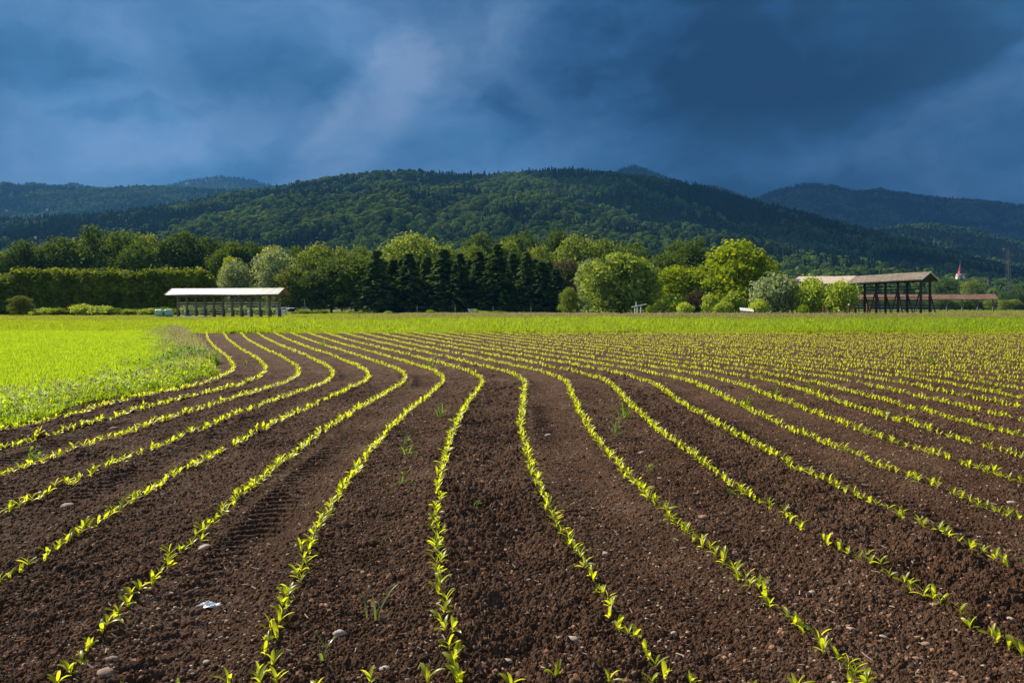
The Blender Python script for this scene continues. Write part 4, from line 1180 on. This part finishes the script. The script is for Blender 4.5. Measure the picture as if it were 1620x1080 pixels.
# ------------------------------------------------------------------ buildings and racks
def build_long_rack():
    D = 118.0; xl, xr = X_at(276, D), X_at(452, D)
    L = xr - xl; yaw = math.radians(-13)
    e = empty('hayrack', (xl, D + 1.2, -.07), yaw, label='long single hayrack with pale sheet-metal roof on a row of dark posts', cat='hayrack')
    L = L / math.cos(yaw) * .985
    base = .0; eave, ridge = 3.35, 4.25
    n = 12
    for i in range(n):
        x = L * i / (n - 1)
        b = MB(); b.box(x - .12, x + .12, -.12, .12, 0, 3.9); p = b.link('post', M['weathered'], e)
        b = MB(); b.box(x + .125, x + .28, -.16, .16, -.05, 1.12); b.link('footing', M['footing'], p)
        b = MB(); b.beam((x, -.1, 2.75), (x, -.95, 3.48), .10); b.beam((x, .1, 2.75), (x, .95, 3.48), .10); b.link('brace', M['weathered'], e)
    for i, z in enumerate((.66, 1.03, 1.40, 1.77, 2.14)):
        b = MB(); b.beam((-.2, .165, z), (L + .2, .165, z), .09, .15); b.link('rail', M['rail'], e)
    b = MB(); b.box(-.5, L + .5, -.10, .10, 3.905, 4.10); b.link('ridge_beam', M['weathered'], e)
    # roof: two sheets on rafters
    hw, x0, x1 = 1.75, -1.0, L + .9
    V = []
    ns = 60
    rf = MB()
    for s in (-1, 1):
        xs = np.linspace(x0, x1, 181)
        wv = .015 * (np.arange(181) % 2)
        top = np.stack([xs, np.full(181, .0), ridge + wv + .0], 1); bot = np.stack([xs, np.full(181, s * hw), eave + wv - .02 + .03 * np.sin(xs * .4)], 1)
        Vv = np.concatenate([top, bot, top - [0, 0, .05], bot - [0, 0, .05]])
        Q = []
        for i in range(180):
            Q += [(i, i + 1, i + 182, i + 181), (i + 362, i + 543, i + 544, i + 363), (i + 181, i + 182, i + 544, i + 543)]
        Q += [(0, 181, 543, 362), (180, 542, 723, 361)]
        rf.raw(Vv, Q)
    r = rf.link('roof', M['sheet_roof'], e)
    for xx in (x0 - .03, x1 + .03):
        for s in (-1, 1): b = MB(); b.beam((xx, s * .02, ridge - .06), (xx, s * (hw + .02), eave - .08), .06, .22); b.link('verge_board', M['red_trim'], r)
    for xx in np.linspace(0, L, 12):
        for s in (-1, 1): b = MB(); b.beam((xx + .14, s * .02, ridge - .16), (xx + .14, s * (hw - .1), eave - .15), .09, .12); b.link('rafter', M['weathered'], r)
    for s in (-1, 1): b = MB(); b.beam((x0, s * (hw - .08), eave - .14), (x1, s * (hw - .08), eave - .14), .10, .12); b.link('eave_beam', M['weathered'], r)

def gable_sheet(mb, x0, x1, hw, eave, ridge, th, sag, n=24, s_list=(-1, 1)):
    for s in s_list:
        xs = np.linspace(x0, x1, n)
        sg = np.interp(xs, np.linspace(x0, x1, len(sag)), sag)
        top = np.stack([xs, np.zeros(n), ridge + sg], 1); bot = np.stack([xs, np.full(n, s * hw), eave + sg * 1.1], 1)
        V = np.concatenate([top, bot, top - [0, 0, th], bot - [0, 0, th]])
        Q = []
        for i in range(n - 1):
            Q += [(i, i + 1, i + n + 1, i + n), (i + 2 * n, i + 3 * n, i + 3 * n + 1, i + 2 * n + 1), (i + n, i + n + 1, i + 3 * n + 1, i + 3 * n)]
        Q += [(0, n, 3 * n, 2 * n), (n - 1, 3 * n - 1, 4 * n - 1, 2 * n - 1)]
        mb.raw(V, Q)

def build_double_rack():
    D = 144.0
    xr = X_at(1464, D); xl = X_at(1283, D)
    yaw = math.radians(-52)
    L = 24.6
    e = empty('double_hayrack', (xr - L * math.cos(yaw), D - L * math.sin(yaw), -.07), yaw, label='tall dark timber double hayrack with weathered shingle roof and splayed legs', cat='hayrack')
    eave, ridge, hw = 6.35, 7.80, 3.5
    sag = [0.0, -.05, -.22, -.25, -.12, .02, .10]
    r1 = MB(); gable_sheet(r1, L * .47, L + .9, hw, eave, ridge, .16, sag[3:]); roof = r1.link('roof', M['shingle'], e)
    r2 = MB(); gable_sheet(r2, -.9, L * .47 - .02, hw, eave + .04, ridge + .05, .16, sag[:4]); r2.link('roof', M['pale_shingle'], e, label='paler newer half of the shingle roof')
    for s in (-1, 1): b = MB(); b.beam((L + .94, s * .02, ridge - .02), (L + .94, s * hw, eave), .07, .26); b.link('verge_board', M['rail'], roof)
    b = MB()
    V = [(L - .1, -1.9, eave + .1), (L - .1, 1.9, eave + .1), (L - .1, 0, ridge - .35), (L + .0, -1.9, eave + .1), (L + .0, 1.9, eave + .1), (L + .0, 0, ridge - .35)]
    b.raw(V, [(0, 1, 2), (5, 4, 3), (0, 3, 4, 1), (1, 4, 5, 2), (2, 5, 3, 0)]); b.link('gable_board', M['dark_timber'], e)
    nb = 7
    for i in range(nb):
        x = L * i / (nb - 1)
        for s in (-1, 1):
            b = MB(); b.box(x - .17, x + .17, s * 1.75 - .17, s * 1.75 + .17, -.05, eave - .25); b.link('post', M['dark_timber'], e)
        b = MB(); b.beam((x, -2.0, eave - .22), (x, 2.0, eave - .22), .26); b.link('tie_beam', M['dark_timber'], e)
        for sx in ((-1, 1) if i < nb - 1 else (-1,)):
            b = MB(); b.beam((x + sx * .18, -1.75, 4.3 if sx < 0 else 3.9), (x + sx * 1.15, -2.25, -.05), .17); b.link('strut', M['dark_timber'], e)
        b = MB(); b.beam((x, 1.75, 4.2), (x + .9, 2.25, -.05), .17); b.link('strut', M['dark_timber'], e)
    for s in (-1, 1):
        b = MB(); b.box(-.5, L + .5, s * 1.75 - .13, s * 1.75 + .13, eave - .24, eave - .02); b.link('wall_plate', M['dark_timber'], e)
        for z in (.75, 1.35, 1.95, 2.6, 3.3, 4.05, 4.8, 5.3):
            b = MB(); b.beam((-.2, s * 1.98, z), (L + .2, s * 1.98, z), .07, .10); b.link('rail', M['dark_timber'], e)
    for x in np.linspace(-.6, L + .6, 13):
        for s in (-1, 1): b = MB(); b.beam((x, s * .03, ridge - .34), (x, s * (hw - .1), eave - .28), .12, .14); b.link('rafter', M['dark_timber'], e)

def build_red_rack():
    D = 246.0
    xr, xl = X_at(1571, D), X_at(1352, D); L = xr - xl
    e = empty('red_roofed_hayrack', (xl, D, -.07), 0, label='long low hayrack with an old red tiled roof far behind the double hayrack', cat='hayrack')
    b = MB(); gable_sheet(b, -.6, L + .6, 1.9, 4.05, 5.55, .14, [0.1, 0, .06, -.02, .05, 0, .1], 30); b.link('roof', M['red_tile'], e)
    n = 10
    for i in range(n):
        x = L * i / (n - 1); b = MB(); b.box(x - .16, x + .16, -.16, .16, -.05, 4.9); b.link('post', M['weathered'], e)
    for z in (.9, 1.7, 2.5, 3.2):
        b = MB(); b.beam((0, -.2, z), (L * .62, -.2, z), .07, .09); b.link('rail', M['rail'], e)
    b = MB(); b.box(-.4, L + .4, -.09, .09, 4.905, 5.2); b.link('ridge_beam', M['weathered'], e)

def build_church():
    D = 800.0; k = D / F
    x = X_at(1519, D); e = empty('church', (x, D, -.07), math.radians(-14), label='white church tower with a pointed red spire above the trees', cat='church')
    zt = Z_at(437, D); w = 10.5 * k / 2
    b = MB(); b.box(-w, w, -w, w, 0, zt); wl = b.link('tower', M['plaster'], e)
    # gables round the spire foot
    b = MB()
    g = 2.6
    for (dx, dy) in ((0, -1), (0, 1), (1, 0), (-1, 0)):
        if dx == 0: V = [(-w, dy * (w + .02), zt), (w, dy * (w + .02), zt), (0, dy * (w + .02), zt + g), (-w, dy * (w - .5), zt), (w, dy * (w - .5), zt), (0, dy * (w - .5), zt + g)]
        else: V = [(dx * (w + .02), -w, zt), (dx * (w + .02), w, zt), (dx * (w + .02), 0, zt + g), (dx * (w - .5), -w, zt), (dx * (w - .5), w, zt), (dx * (w - .5), 0, zt + g)]
        b.raw(V, [(0, 1, 2), (5, 4, 3), (0, 3, 4, 1), (1, 4, 5, 2), (2, 5, 3, 0)])
    b.link('gable', M['plaster'], e)
    tip = Z_at(418.5, D); b = MB()
    V = []; m = 8; prof = [(w * 1.12, zt + .05), (w * .82, zt + 2.4), (w * .50, zt + 5.2), (w * .18, tip - 1.2), (.12, tip)]
    for rr, z in prof:
        for i in range(m):
            a = 2 * math.pi * (i + .5) / m; V.append((rr * 1.08 * math.cos(a), rr * 1.08 * math.sin(a), z))
    Q = [(j * m + i, j * m + (i + 1) % m, (j + 1) * m + (i + 1) % m, (j + 1) * m + i) for j in range(len(prof) - 1) for i in range(m)] + [tuple(reversed(range(m)))]
    b.raw(V, Q); sp = b.link('spire', M['spire'], e)
    zc = Z_at(411, D)
    b = MB(); b.tube([(0, 0, tip - .3), (0, 0, zc)], [.16, .10], 6); b.beam((-.7, 0, zc - 1.2), (.7, 0, zc - 1.2), .16); b.link('cross', M['steel'], sp)
    for (x0, y0, ax) in ((0, -w - .03, 0), (w + .03, 0, 1)):
        b = MB(); V = []
        for i in range(9):
            a = math.pi * i / 8; V.append((.95 * math.cos(a), 1.0 + .95 * math.sin(a)))
        V += [(-.95, -1.1), (.95, -1.1)]
        z0 = zt - 2.6
        pts = [((p[0], y0, z0 + p[1]) if ax == 0 else (x0, p[0], z0 + p[1])) for p in V]
        pts2 = [((p[0], y0 + .2, z0 + p[1]) if ax == 0 else (x0 - .2, p[0], z0 + p[1])) for p in V]
        nn = len(V); b.raw(pts + pts2, [tuple(range(nn)), tuple(reversed(range(nn, 2 * nn)))] + [(i, (i + 1) % nn, (i + 1) % nn + nn, i + nn) for i in range(nn)])
        b.link('window', M['opening'], wl)
    # nave hidden by trees
    b = MB(); b.box(-w - 18, -w, -w * 1.1, w * 1.1, 0, zt - 14); b.link('nave', M['plaster'], e)
    # building with the pale roof
    D2 = 700.0; x0, x1 = X_at(1556, D2), X_at(1580, D2)
    e = empty('pale_roofed_building', ((x0 + x1) / 2, D2, -.07), math.radians(20), label='building with a pale grey-green pitched roof and small ridge turret', cat='building')
    L = (x1 - x0) / 2; ev, rg = Z_at(463, D2), Z_at(451, D2)
    b = MB(); b.box(-L, L, -4.4, 4.4, 0, ev); b.link('wall', M['plaster'], e)
    b = MB()
    for s in (-1, 1):
        b.raw([(-L * .55, 0, rg), (L * .75, 0, rg), (L + .5, s * 5.2, ev - .3), (-L - .5, s * 5.2, ev - .3), (-L * .55, 0, rg - .3), (L * .75, 0, rg - .3), (L + .5, s * 5.2, ev - .6), (-L - .5, s * 5.2, ev - .6)],
              [(0, 1, 2, 3), (7, 6, 5, 4), (2, 6, 7, 3), (1, 5, 6, 2), (0, 3, 7, 4)])
    for sx, xx in ((-1, -L * .55), (1, L * .75)):
        xe = sx * (L + .5); b.raw([(xx, 0, rg), (xe, -5.2, ev - .3), (xe, 5.2, ev - .3), (xx, 0, rg - .3), (xe, -5.2, ev - .6), (xe, 5.2, ev - .6)], [(0, 1, 2), (5, 4, 3), (1, 4, 5, 2)])
    rf = b.link('roof', M['pale_roof'], e)
    b = MB(); b.box(-L * .5 - .8, -L * .5 + .8, -.8, .8, rg - .2, rg + 3.2); b.tube([(-L * .5, 0, rg + 3.2), (-L * .5, 0, rg + 4.0), (-L * .5, 0, rg + 6.0)], [1.15, .9, .06], 8); b.link('turret', M['footing'], rf)

def build_mast():
    D = 620.0; x = X_at(1595, D); zt = Z_at(394, D); b = MB(); w = 1.5
    e = empty('lattice_mast', (x, D, -.07), .3, label='thin grey lattice mast rising before the wooded ridge near the frame edge', cat='mast')
    cs = [(-1, -1), (1, -1), (1, 1), (-1, 1)]
    for cx_, cy_ in cs: b.beam((cx_ * w, cy_ * w, 0), (cx_ * w * .55, cy_ * w * .55, zt), .16)
    n = 14
    for i in range(n):
        z0, z1 = zt * i / n, zt * (i + 1) / n; w0, w1 = w * (1 - .45 * i / n), w * (1 - .45 * (i + 1) / n)
        for j in range(4):
            a, c = cs[j], cs[(j + 1) % 4]
            b.beam((a[0] * w0, a[1] * w0, z0), (c[0] * w1, c[1] * w1, z1), .09)
            b.beam((a[0] * w1, a[1] * w1, z1), (c[0] * w1, c[1] * w1, z1), .07)
    b.link('frame', M['footing'], e)
    b = MB()
    for z in (zt - 1, zt - 5): b.beam((-4.5, 0, z), (4.5, 0, z), .22); b.beam((-4.5, 0, z), (0, 0, z + 1.0), .10); b.beam((4.5, 0, z), (0, 0, z + 1.0), .10)
    b.link('crossarm', M['footing'], e)

def build_bales():
    D = 119.0
    for i, (px, dy, lab, s) in enumerate(((251.5, 0, 'pale green film-wrapped round bale, outermost beside the long hayrack', 1.0), (264.5, .4, 'pale green film-wrapped round bale, against the first post of the long hayrack', 1.02),
                                       (290, 1.6, 'pale green film-wrapped bale seen behind the first bay of rails', .92))):
        V, T_ = ICO3; V = V.copy()
        r = np.sqrt(V[:, 0] ** 2 + V[:, 2] ** 2); y = V[:, 1]
        V = np.sign(V) * np.abs(V) ** .55
        rr = np.maximum(np.sqrt(V[:, 0] ** 2 + V[:, 2] ** 2), 1e-6); fac = np.minimum(1, 1.0 / rr); V[:, 0] *= fac; V[:, 2] *= fac
        V *= np.array([.66, .62, .62]) * s
        V += (np.random.default_rng(i).normal(size=V.shape) * .008)
        V[:, 2] = np.maximum(V[:, 2], -.56 * s)
        o = link('wrapped_bale', mesh_np('wrapped_bale', V, [T_], M['film'], True), loc=(X_at(px, D), D + dy + .2, .50 * s), rot=(0, 0, math.radians(90 + (i * 37) % 20)),
                 label=lab, cat='bale', group='film-wrapped bales beside the long hayrack')
    # slab before the rack
    D = 112.0
    b = MB(); x0, x1 = X_at(283, D), X_at(327, D)
    b.box(x0, x1, D - 2.0, D + 1.8, -.2, .11)
    b.link('concrete_slab', M['concrete'], label='flat pale concrete slab in the grass before the long hayrack', cat='slab')

def build_small_things():
    # white trestle
    D = 138.0; x = X_at(1009, D)
    e = empty('wooden_trestle', (x, D, -.07), math.radians(6), label='small white wooden trestle with a sloping top board before the willow', cat='trestle')
    b = MB(); b.beam((-1.05, 0, 1.52), (1.55, 0, 2.02), .34, .14); b.link('top_board', M['white_paint'], e)
    for sx in (-.55, -.12, .52):
        b = MB(); b.beam((sx, -.05, -.1), (sx + .03, 0, 1.62 + .19 * (sx + 1)), .15); b.link('leg', M['white_paint'], e)
    b = MB(); b.beam((-.26, .1, 1.5), (-.26, .1, 2.42), .12); b.link('upright', M['white_paint'], e)
    # low shed roof
    D = 139.0; x = X_at(1181, D)
    e = empty('low_lean_to', (x, D, -.07), math.radians(-12), label='low lean-to with a bright white sloping board between the shrubs', cat='shelter')
    b = MB(); b.raw([(-1.1, -.8, .95), (1.2, -.8, .72), (1.2, 1.0, 1.25), (-1.1, 1.0, 1.45), (-1.1, -.8, .87), (1.2, -.8, .64), (1.2, 1.0, 1.17), (-1.1, 1.0, 1.37)],
                    [(0, 1, 2, 3), (7, 6, 5, 4), (0, 4, 5, 1), (1, 5, 6, 2), (2, 6, 7, 3), (3, 7, 4, 0)]); b.link('roof_board', M['white_paint'], e)
    b = MB(); b.box(-1.0, 1.1, -.5, .9, -.05, .70); b.link('side_wall', M['dark_timber'], e)
    # rusty posts with a rail
    D = 131.0; e = empty('rusty_rail_fence', (X_at(1303, D), D, -.07), 0, label='rusty red posts joined by a thin rail before the shrubs and the double hayrack', cat='fence')
    pxs = (1303, 1343, 1372)
    for p in pxs:
        xx = X_at(p, D) - X_at(1303, D); b = MB(); b.box(xx - .13, xx + .13, -.1, .1, -.1, 1.75 if p < 1370 else 2.1); b.link('post', M['rust'], e)
    b = MB(); b.beam((0.135, 0, 1.62), (X_at(1343, D) - X_at(1303, D) - .135, 0, 1.66), .07); b.link('rail', M['rust'], e)
    b = MB(); xx = X_at(1343, D) - X_at(1303, D); b.tube([(xx - .1, -.02, 1.76), (xx, -.02, 1.9), (xx + .15, -.02, 1.98)], [.10, .16, .08], 8); b.link('insulator', M['white_plastic'], e)
    # wire fence before the spruces
    D = 186.0; xa = X_at(640, D)
    e = empty('wire_fence', (xa, D, -.07), 0, label='dark wire fence with thin posts along the foot of the spruces', cat='fence')
    L = X_at(880, D) - xa; n = 13
    for i in range(n):
        xx = L * i / (n - 1); b = MB(); b.beam((xx, 0, -.1), (xx, 0, 1.75), .11); b.link('post', M['rail'] if i % 3 == 1 else M['dark_timber'], e)
    for z in (.5, .9, 1.3, 1.65):
        b = MB(); b.beam((0, -.07, z), (L, -.07, z), .03); b.link('wire', M['footing'], e)
    # trough, tank, panel, lamp
    D = 172.0; x = X_at(745.5, D)
    b = MB()
    for (w1, d1, z1, w2, d2, z2) in ((.42, .28, .45, .58, .38, 1.12),):
        V = [(-w1, -d1, z1), (w1, -d1, z1), (w1, d1, z1), (-w1, d1, z1), (-w2, -d2, z2), (w2, -d2, z2), (w2, d2, z2), (-w2, d2, z2)]
        b.raw(V, [(3, 2, 1, 0), (0, 1, 5, 4), (1, 2, 6, 5), (2, 3, 7, 6), (3, 0, 4, 7)])
        b.box(-.62, .62, -.42, -.36, 1.08, 1.18); b.box(-.62, .62, .36, .42, 1.08, 1.18); b.box(-.62, -.56, -.36, .36, 1.08, 1.18); b.box(.56, .62, -.36, .36, 1.08, 1.18)
    e = empty('drinking_trough', (x, D, -.07), .2, label='small pale blue trough standing in the grass before the spruces', cat='trough')
    b.link('basin', M['blue_plastic'], e)
    for sx in (-1, 1):
        q = MB(); q.box(sx * .3 - .06, sx * .3 + .06, -.22, .22, -.05, .452); q.link('leg', M['dark_timber'], e)
    D = 136.0
    e = empty('water_tank', (X_at(396, D), D, -.07), 0, label='white domed plastic tank seen between the posts of the long hayrack', cat='tank')
    b = MB(); b.tube([(0, 0, -.05), (0, 0, .75), (0, 0, .98), (0, 0, 1.08)], [.46, .46, .34, .16], 16); b.link('body', M['white_plastic'], e, True)
    b = MB(); b.tube([(0, 0, 1.08), (0, 0, 1.16)], [.15, .15], 12); b.link('lid', M['blue_plastic'], e, True)
    D = 140.0; x0 = X_at(438, D)
    e = empty('board_fence', (x0, D, -.07), 0, label='short white board fence behind the last bay of the long hayrack', cat='fence')
    for xx in (0.0, .85, 1.7): b = MB(); b.box(xx - .10, xx + .10, -.06, .06, -.05, 1.55); b.link('post', M['white_paint'], e)
    for z in (.45, 1.0, 1.42): b = MB(); b.box(-.1, 1.8, -.12, -.065, z - .1, z + .1); b.link('board', M['white_paint'], e)
    D = 182.0
    e = empty('lamp_post', (X_at(482.5, D), D, -.07), 0, label='thin grey post with a short arm before the dark trees', cat='post')
    b = MB(); b.tube([(0, 0, -.1), (0, 0, 3.2)], [.07, .05], 8); b.link('pole', M['steel'], e, True)
    b = MB(); b.beam((.04, 0, 3.15), (-.55, 0, 3.3), .07); b.box(-.85, -.5, -.12, .12, 3.26, 3.36); b.link('arm', M['steel'], e)

def build_cow():
    D = 150.0; x = X_at(459.5, D)
    m, g, out = new_mat('black_and_white_hide')
    tc = g.add('ShaderNodeTexCoord').outputs['Object']; n = g.noise(tc, 1.5, 1, .4)
    d = g.add('ShaderNodeBsdfPrincipled'); d.inputs['Roughness'].default_value = .8
    g.l.new(g.mix(g.maprange(n, .52, .55), (.012, .011, .011, 1), (.68, .66, .62, 1)), d.inputs['Base Color']); g.l.new(d.outputs[0], out.inputs[0])
    import bmesh
    sk = [((-.75, 0, 1.08), .33), ((-.35, 0, 1.05), .37), ((.15, 0, 1.03), .39), ((.55, 0, 1.07), .36), ((.85, 0, 1.20), .25), ((1.08, 0, 1.24), .17), ((1.28, 0, 1.15), .14), ((1.50, 0, .98), .085)]
    V = [s[0] for s in sk]; R = [s[1] for s in sk]; E = [(i, i + 1) for i in range(len(sk) - 1)]
    for bx, pts in ((0, ((-.80, .7), (-.92, .45), (-.86, .04))), (3, ((.56, .62), (.58, .36), (.57, .04)))):
        for s in (-1, 1):
            prev = bx
            for j, (px, pz) in enumerate(pts):
                V.append((px, s * .21, pz)); R.append((.15, .075, .06)[j]); E.append((prev, len(V) - 1)); prev = len(V) - 1
    for s in (-1, 1): V.append((1.20, s * .27, 1.30)); R.append(.045); E.append((6, len(V) - 1))
    V += [(-1.08, 0, 1.2), (-1.14, 0, .75), (-1.13, 0, .42)]; R += [.05, .025, .04]; E += [(0, len(V) - 3), (len(V) - 3, len(V) - 2), (len(V) - 2, len(V) - 1)]
    me = bpy.data.meshes.new('cow'); me.from_pydata(V, E, []); me.materials.append(m)
    o = link('cow', me, loc=(x, D, -.07), rot=(0, 0, math.radians(12)), label='black and white cow standing just beyond the gable end of the long hayrack', cat='cow')
    sm = o.modifiers.new('skin', 'SKIN'); me.skin_vertices[0].data[0].use_root = True
    for i, rr in enumerate(R): me.skin_vertices[0].data[i].radius = (rr, rr)
    o.modifiers.new('sub', 'SUBSURF').levels = 2; o.modifiers['sub'].render_levels = 2

# ------------------------------------------------------------------ stones, scrap and weeds in the field
def at_ground(px, py):
    d = F * CAM_H / (py - HY); return X_at(px, d), d
STONES = [  # px, py, width px, pink?, label
    (905, 1023, 24, 0, 'flat pale stone lying between the straight row and the row bowing right, near the bottom'),
    (540, 1011, 20, 0, 'pale flat stone beside the bent grass blades near the bottom'),
    (802, 1048, 18, 0, 'long pale stone right of the straight row near the bottom'),
    (610, 1068, 16, 0, 'pinkish white stone at the bottom between the straight row and its neighbour'),
    (880, 1017, 12, 0, 'small pale stone next to the flat stone near the bottom'),
    (957, 884, 12, 0, 'white pebble beside the row bowing right'),
    (1600, 988, 16, 0, 'pale rounded stone near the frame edge in the lower field'),
    (1398, 1014, 14, 0, 'pale stone between two lower rows, under a longer brown stone'),
    (1450, 1050, 14, 1, 'brownish round stone low in the field between two rows'),
    (1466, 1025, 16, 1, 'brownish stone just above the round one low in the field'),
    (1346, 1007, 14, 0, 'pale stone beside the third row near the bottom'),
    (1112, 822, 18, 1, 'brownish pale stone between the second and third rows'),
    (1285, 943, 12, 0, 'white angular pebble in the middle of a lower lane'),
    (1601, 796, 14, 0, 'white stone by the frame edge halfway up the field'),
    (1210, 932, 18, 1, 'long flat brown stone beside the second row'),
    (176, 1055, 26, 1, 'big round brown stone in the bottom corner under the meadow side rows'),
    (165, 1075, 24, 1, 'brown clod-like stone at the very bottom below the big round one'),
    (322, 874, 18, 0, 'pale stone above the white plastic scrap'),
    (237, 947, 10, 0, 'small white pebble by the second slanting row'),
    (105, 803, 18, 1, 'flat brown stone between the slanting rows on the meadow side'),
    (180, 678, 16, 1, 'low brown stone near the meadow edge rows'),
    (52, 693, 18, 1, 'low brown stone close to the frame edge by the meadow'),
    (327, 1048, 12, 0, 'small white stone under the white plastic scrap'),
    (270, 952, 9, 0, 'tiny white pebble beside a seedling of the slanting row'),
    (470, 873, 10, 0, 'small pale pebble left of the row next to the straight row'),
    (867, 689, 12, 0, 'white stone lit in the lane right of the row bowing right'),
    (1015, 720, 14, 1, 'brownish stone in the upper lane beyond the second row'),
    (1043, 762, 8, 0, 'small white pebble beyond the second row'),
    (755, 734, 8, 0, 'small pale pebble right of the straight row, halfway up'),
    (784, 811, 8, 0, 'white pebble in the lane between the straight row and the row bowing right'),
    (693, 968, 8, 0, 'pale pebble touching the straight row'),
    (1065, 1010, 9, 0, 'small pale pebble right of the row bowing right near the bottom'),
]
def build_stones():
    for i, (px, py, w, pink, lab) in enumerate(STONES):
        x, d = at_ground(px, py); s = w / F * d / 2
        me = lump('stone', M['stone_pink'] if pink else M['stone'], 900 + i, 3, .5 if w < 20 else .62, .35)
        z = float(soil_z(np.array([x]), np.array([d]))[0]) + .018
        o = link('stone', me, loc=(x, d, z), rot=(random.gauss(0, .15), random.gauss(0, .15), random.uniform(-.5, .5)), label=lab, cat='stone', group='loose stones on the field'); o.scale = (s, s, s)
    # white plastic scrap: a crumpled sheet
    x, d = at_ground(331, 961); n = 22; g = np.linspace(-1, 1, n); U, Vv = np.meshgrid(g, g)
    r = 1 + .5 * (fbm(np.cos(np.arctan2(Vv, U)) * 2 + 4, np.sin(np.arctan2(Vv, U)) * 2 + 4, 3, 4) - .5)
    Z = .05 * fbm(U * 2.2 + 9, Vv * 2.2, 3, 44, .65) * (1.25 - np.sqrt(U * U + Vv * Vv) * .7)
    k = np.maximum(np.abs(U), np.abs(Vv)) / np.maximum(np.sqrt(U * U + Vv * Vv), 1e-6)
    P = np.stack([U * k * r * .055, Vv * k * r * .038, Z], -1).reshape(-1, 3)
    P2 = P - [0, 0, .002]
    i = np.arange(n - 1)[:, None] * n + np.arange(n - 1)[None]; Q = np.stack([i, i + 1, i + n + 1, i + n], -1).reshape(-1, 4)
    link('plastic_scrap', mesh_np('plastic_scrap', np.concatenate([P, P2]), [Q, Q[:, ::-1] + n * n], M['white_plastic']),
         loc=(x, d, float(soil_z(np.array([x]), np.array([d]))[0]) + .006), label='crumpled scrap of white plastic lying on the soil between two rows', cat='scrap')

def weed_mesh(name, seed, n, h0, h1, w, lean, leafy, mat):
    r = random.Random(seed); VV, QQ, nn = [], [], 0
    for i in range(n):
        v, f = blade(r.uniform(h0, h1), w * r.uniform(.7, 1.3), math.radians(90) - abs(r.gauss(0, lean)), r.uniform(.3, 1.9), r.uniform(0, 6.28), (r.gauss(0, .02), r.gauss(0, .02), 0), 7, .3)
        VV.append(v); QQ.append(f + nn); nn += len(v)
    for i in range(leafy):
        q = r.uniform(.0, .12); a = r.uniform(0, 6.28)
        v, f = blade(r.uniform(.03, .06), r.uniform(.010, .018), r.uniform(-.1, 1.0), r.uniform(0, .8), a + r.gauss(0, .5), (q * math.cos(a), q * math.sin(a), r.uniform(.01, h1 * .75)), 4, .3)
        VV.append(v); QQ.append(f + nn); nn += len(v)
    return mesh_np(name, np.concatenate(VV), [np.concatenate(QQ)], mat, True)

WEEDS = [  # px, py, height px, blades, leafy, label
    (592, 990, 64, 3, 0, 'few long bent grey-green grass blades standing alone left of the straight row'),
    (513, 1050, 70, 3, 0, 'thin drooping grass blades low down beside the row next to the straight row'),
    (643, 718, 36, 9, 8, 'loose grassy weed between the straight row and its neighbour, halfway up'),
    (697, 663, 24, 10, 10, 'leafy weed in the bend left of the straight row'),
    (640, 768, 20, 6, 8, 'low weed in the lane left of the straight row'),
    (973, 692, 34, 10, 6, 'grassy weed left of the larger tuft by the second row'),
    (990, 664, 40, 16, 8, 'largest grass tuft, against the second row right of the middle'),
    (922, 648, 22, 7, 6, 'small weed beside the row bowing right at its bend'),
    (1182, 650, 24, 12, 18, 'bushy low weed between rows in the upper right field'),
    (1228, 626, 16, 8, 8, 'small weed just above the bushy low one'),
    (1284, 625, 18, 8, 8, 'small grassy weed among the dense far rows'),
    (1398, 662, 18, 6, 6, 'small weed on a row further right in the field'),
    (1170, 791, 14, 5, 6, 'tiny yellowish weed in a middle lane'),
    (748, 806, 14, 3, 2, 'tiny weed right of the straight row'),
    (1025, 748, 14, 5, 6, 'tiny weed in the lane beyond the second row'),
    (1573, 620, 34, 4, 3, 'tall thin weed stalk at the far right of the field'),
    (50, 728, 26, 10, 14, 'weed tuft between rows near the frame edge by the meadow'),
    (388, 577, 12, 8, 10, 'small weed between the tight bends near the meadow'),
    (682, 580, 16, 9, 10, 'weed tuft among the upper curved rows'),
    (512, 548, 12, 8, 8, 'weed tuft in the top rows near the grass strip'),
    (762, 551, 12, 7, 8, 'weed tuft in the far rows above the middle'),
    (1472, 577, 16, 8, 8, 'weed tuft among the far dense rows at right'),
]
def build_weeds():
    for i, (px, py, h, n, leafy, lab) in enumerate(WEEDS):
        x, d = at_ground(px, py); hh = h / F * d
        wide = i < 2
        me = weed_mesh('blades', 700 + i, n, hh * .75, hh * 1.35, .010 if wide else max(.007, .0009 * d), .30 if wide else .55, leafy if not wide else 0, M['grass_blade'] if (wide or n > 5 and leafy < 7) else M['weed'])
        e = empty('weed', (x, d, float(soil_z(np.array([x]), np.array([d]))[0])), 0, label=lab, cat='weed', group='weeds between the crop rows')
        link('foliage', me, e)
        e.scale = (1, 1, 1)

# ------------------------------------------------------------------ haze
def build_haze():
    b = MB(); b.box(-9000, 9000, -60, 11000, -1.4, 2300)
    m, g, out = new_mat('haze_air')
    v = g.add('ShaderNodeVolumePrincipled')
    v.inputs['Color'].default_value = (.11, .36, .80, 1); v.inputs['Density'].default_value = HAZE
    v.inputs['Anisotropy'].default_value = 0.0
    g.l.new(v.outputs[0], out.inputs['Volume'])
    o = b.link('haze', m, kind='stuff', label='thin bluish haze in the air before the hills')
HAZE = 7.5e-5

build_ground()
build_soil()
build_hills()
build_shade_clouds()
build_hedge()
build_trees()
build_long_rack()
build_double_rack()
build_red_rack()
build_church()
build_mast()
build_bales()
build_small_things()
build_cow()
build_grass()
build_maize()
build_stones()
build_weeds()
build_crumbs()
build_haze()
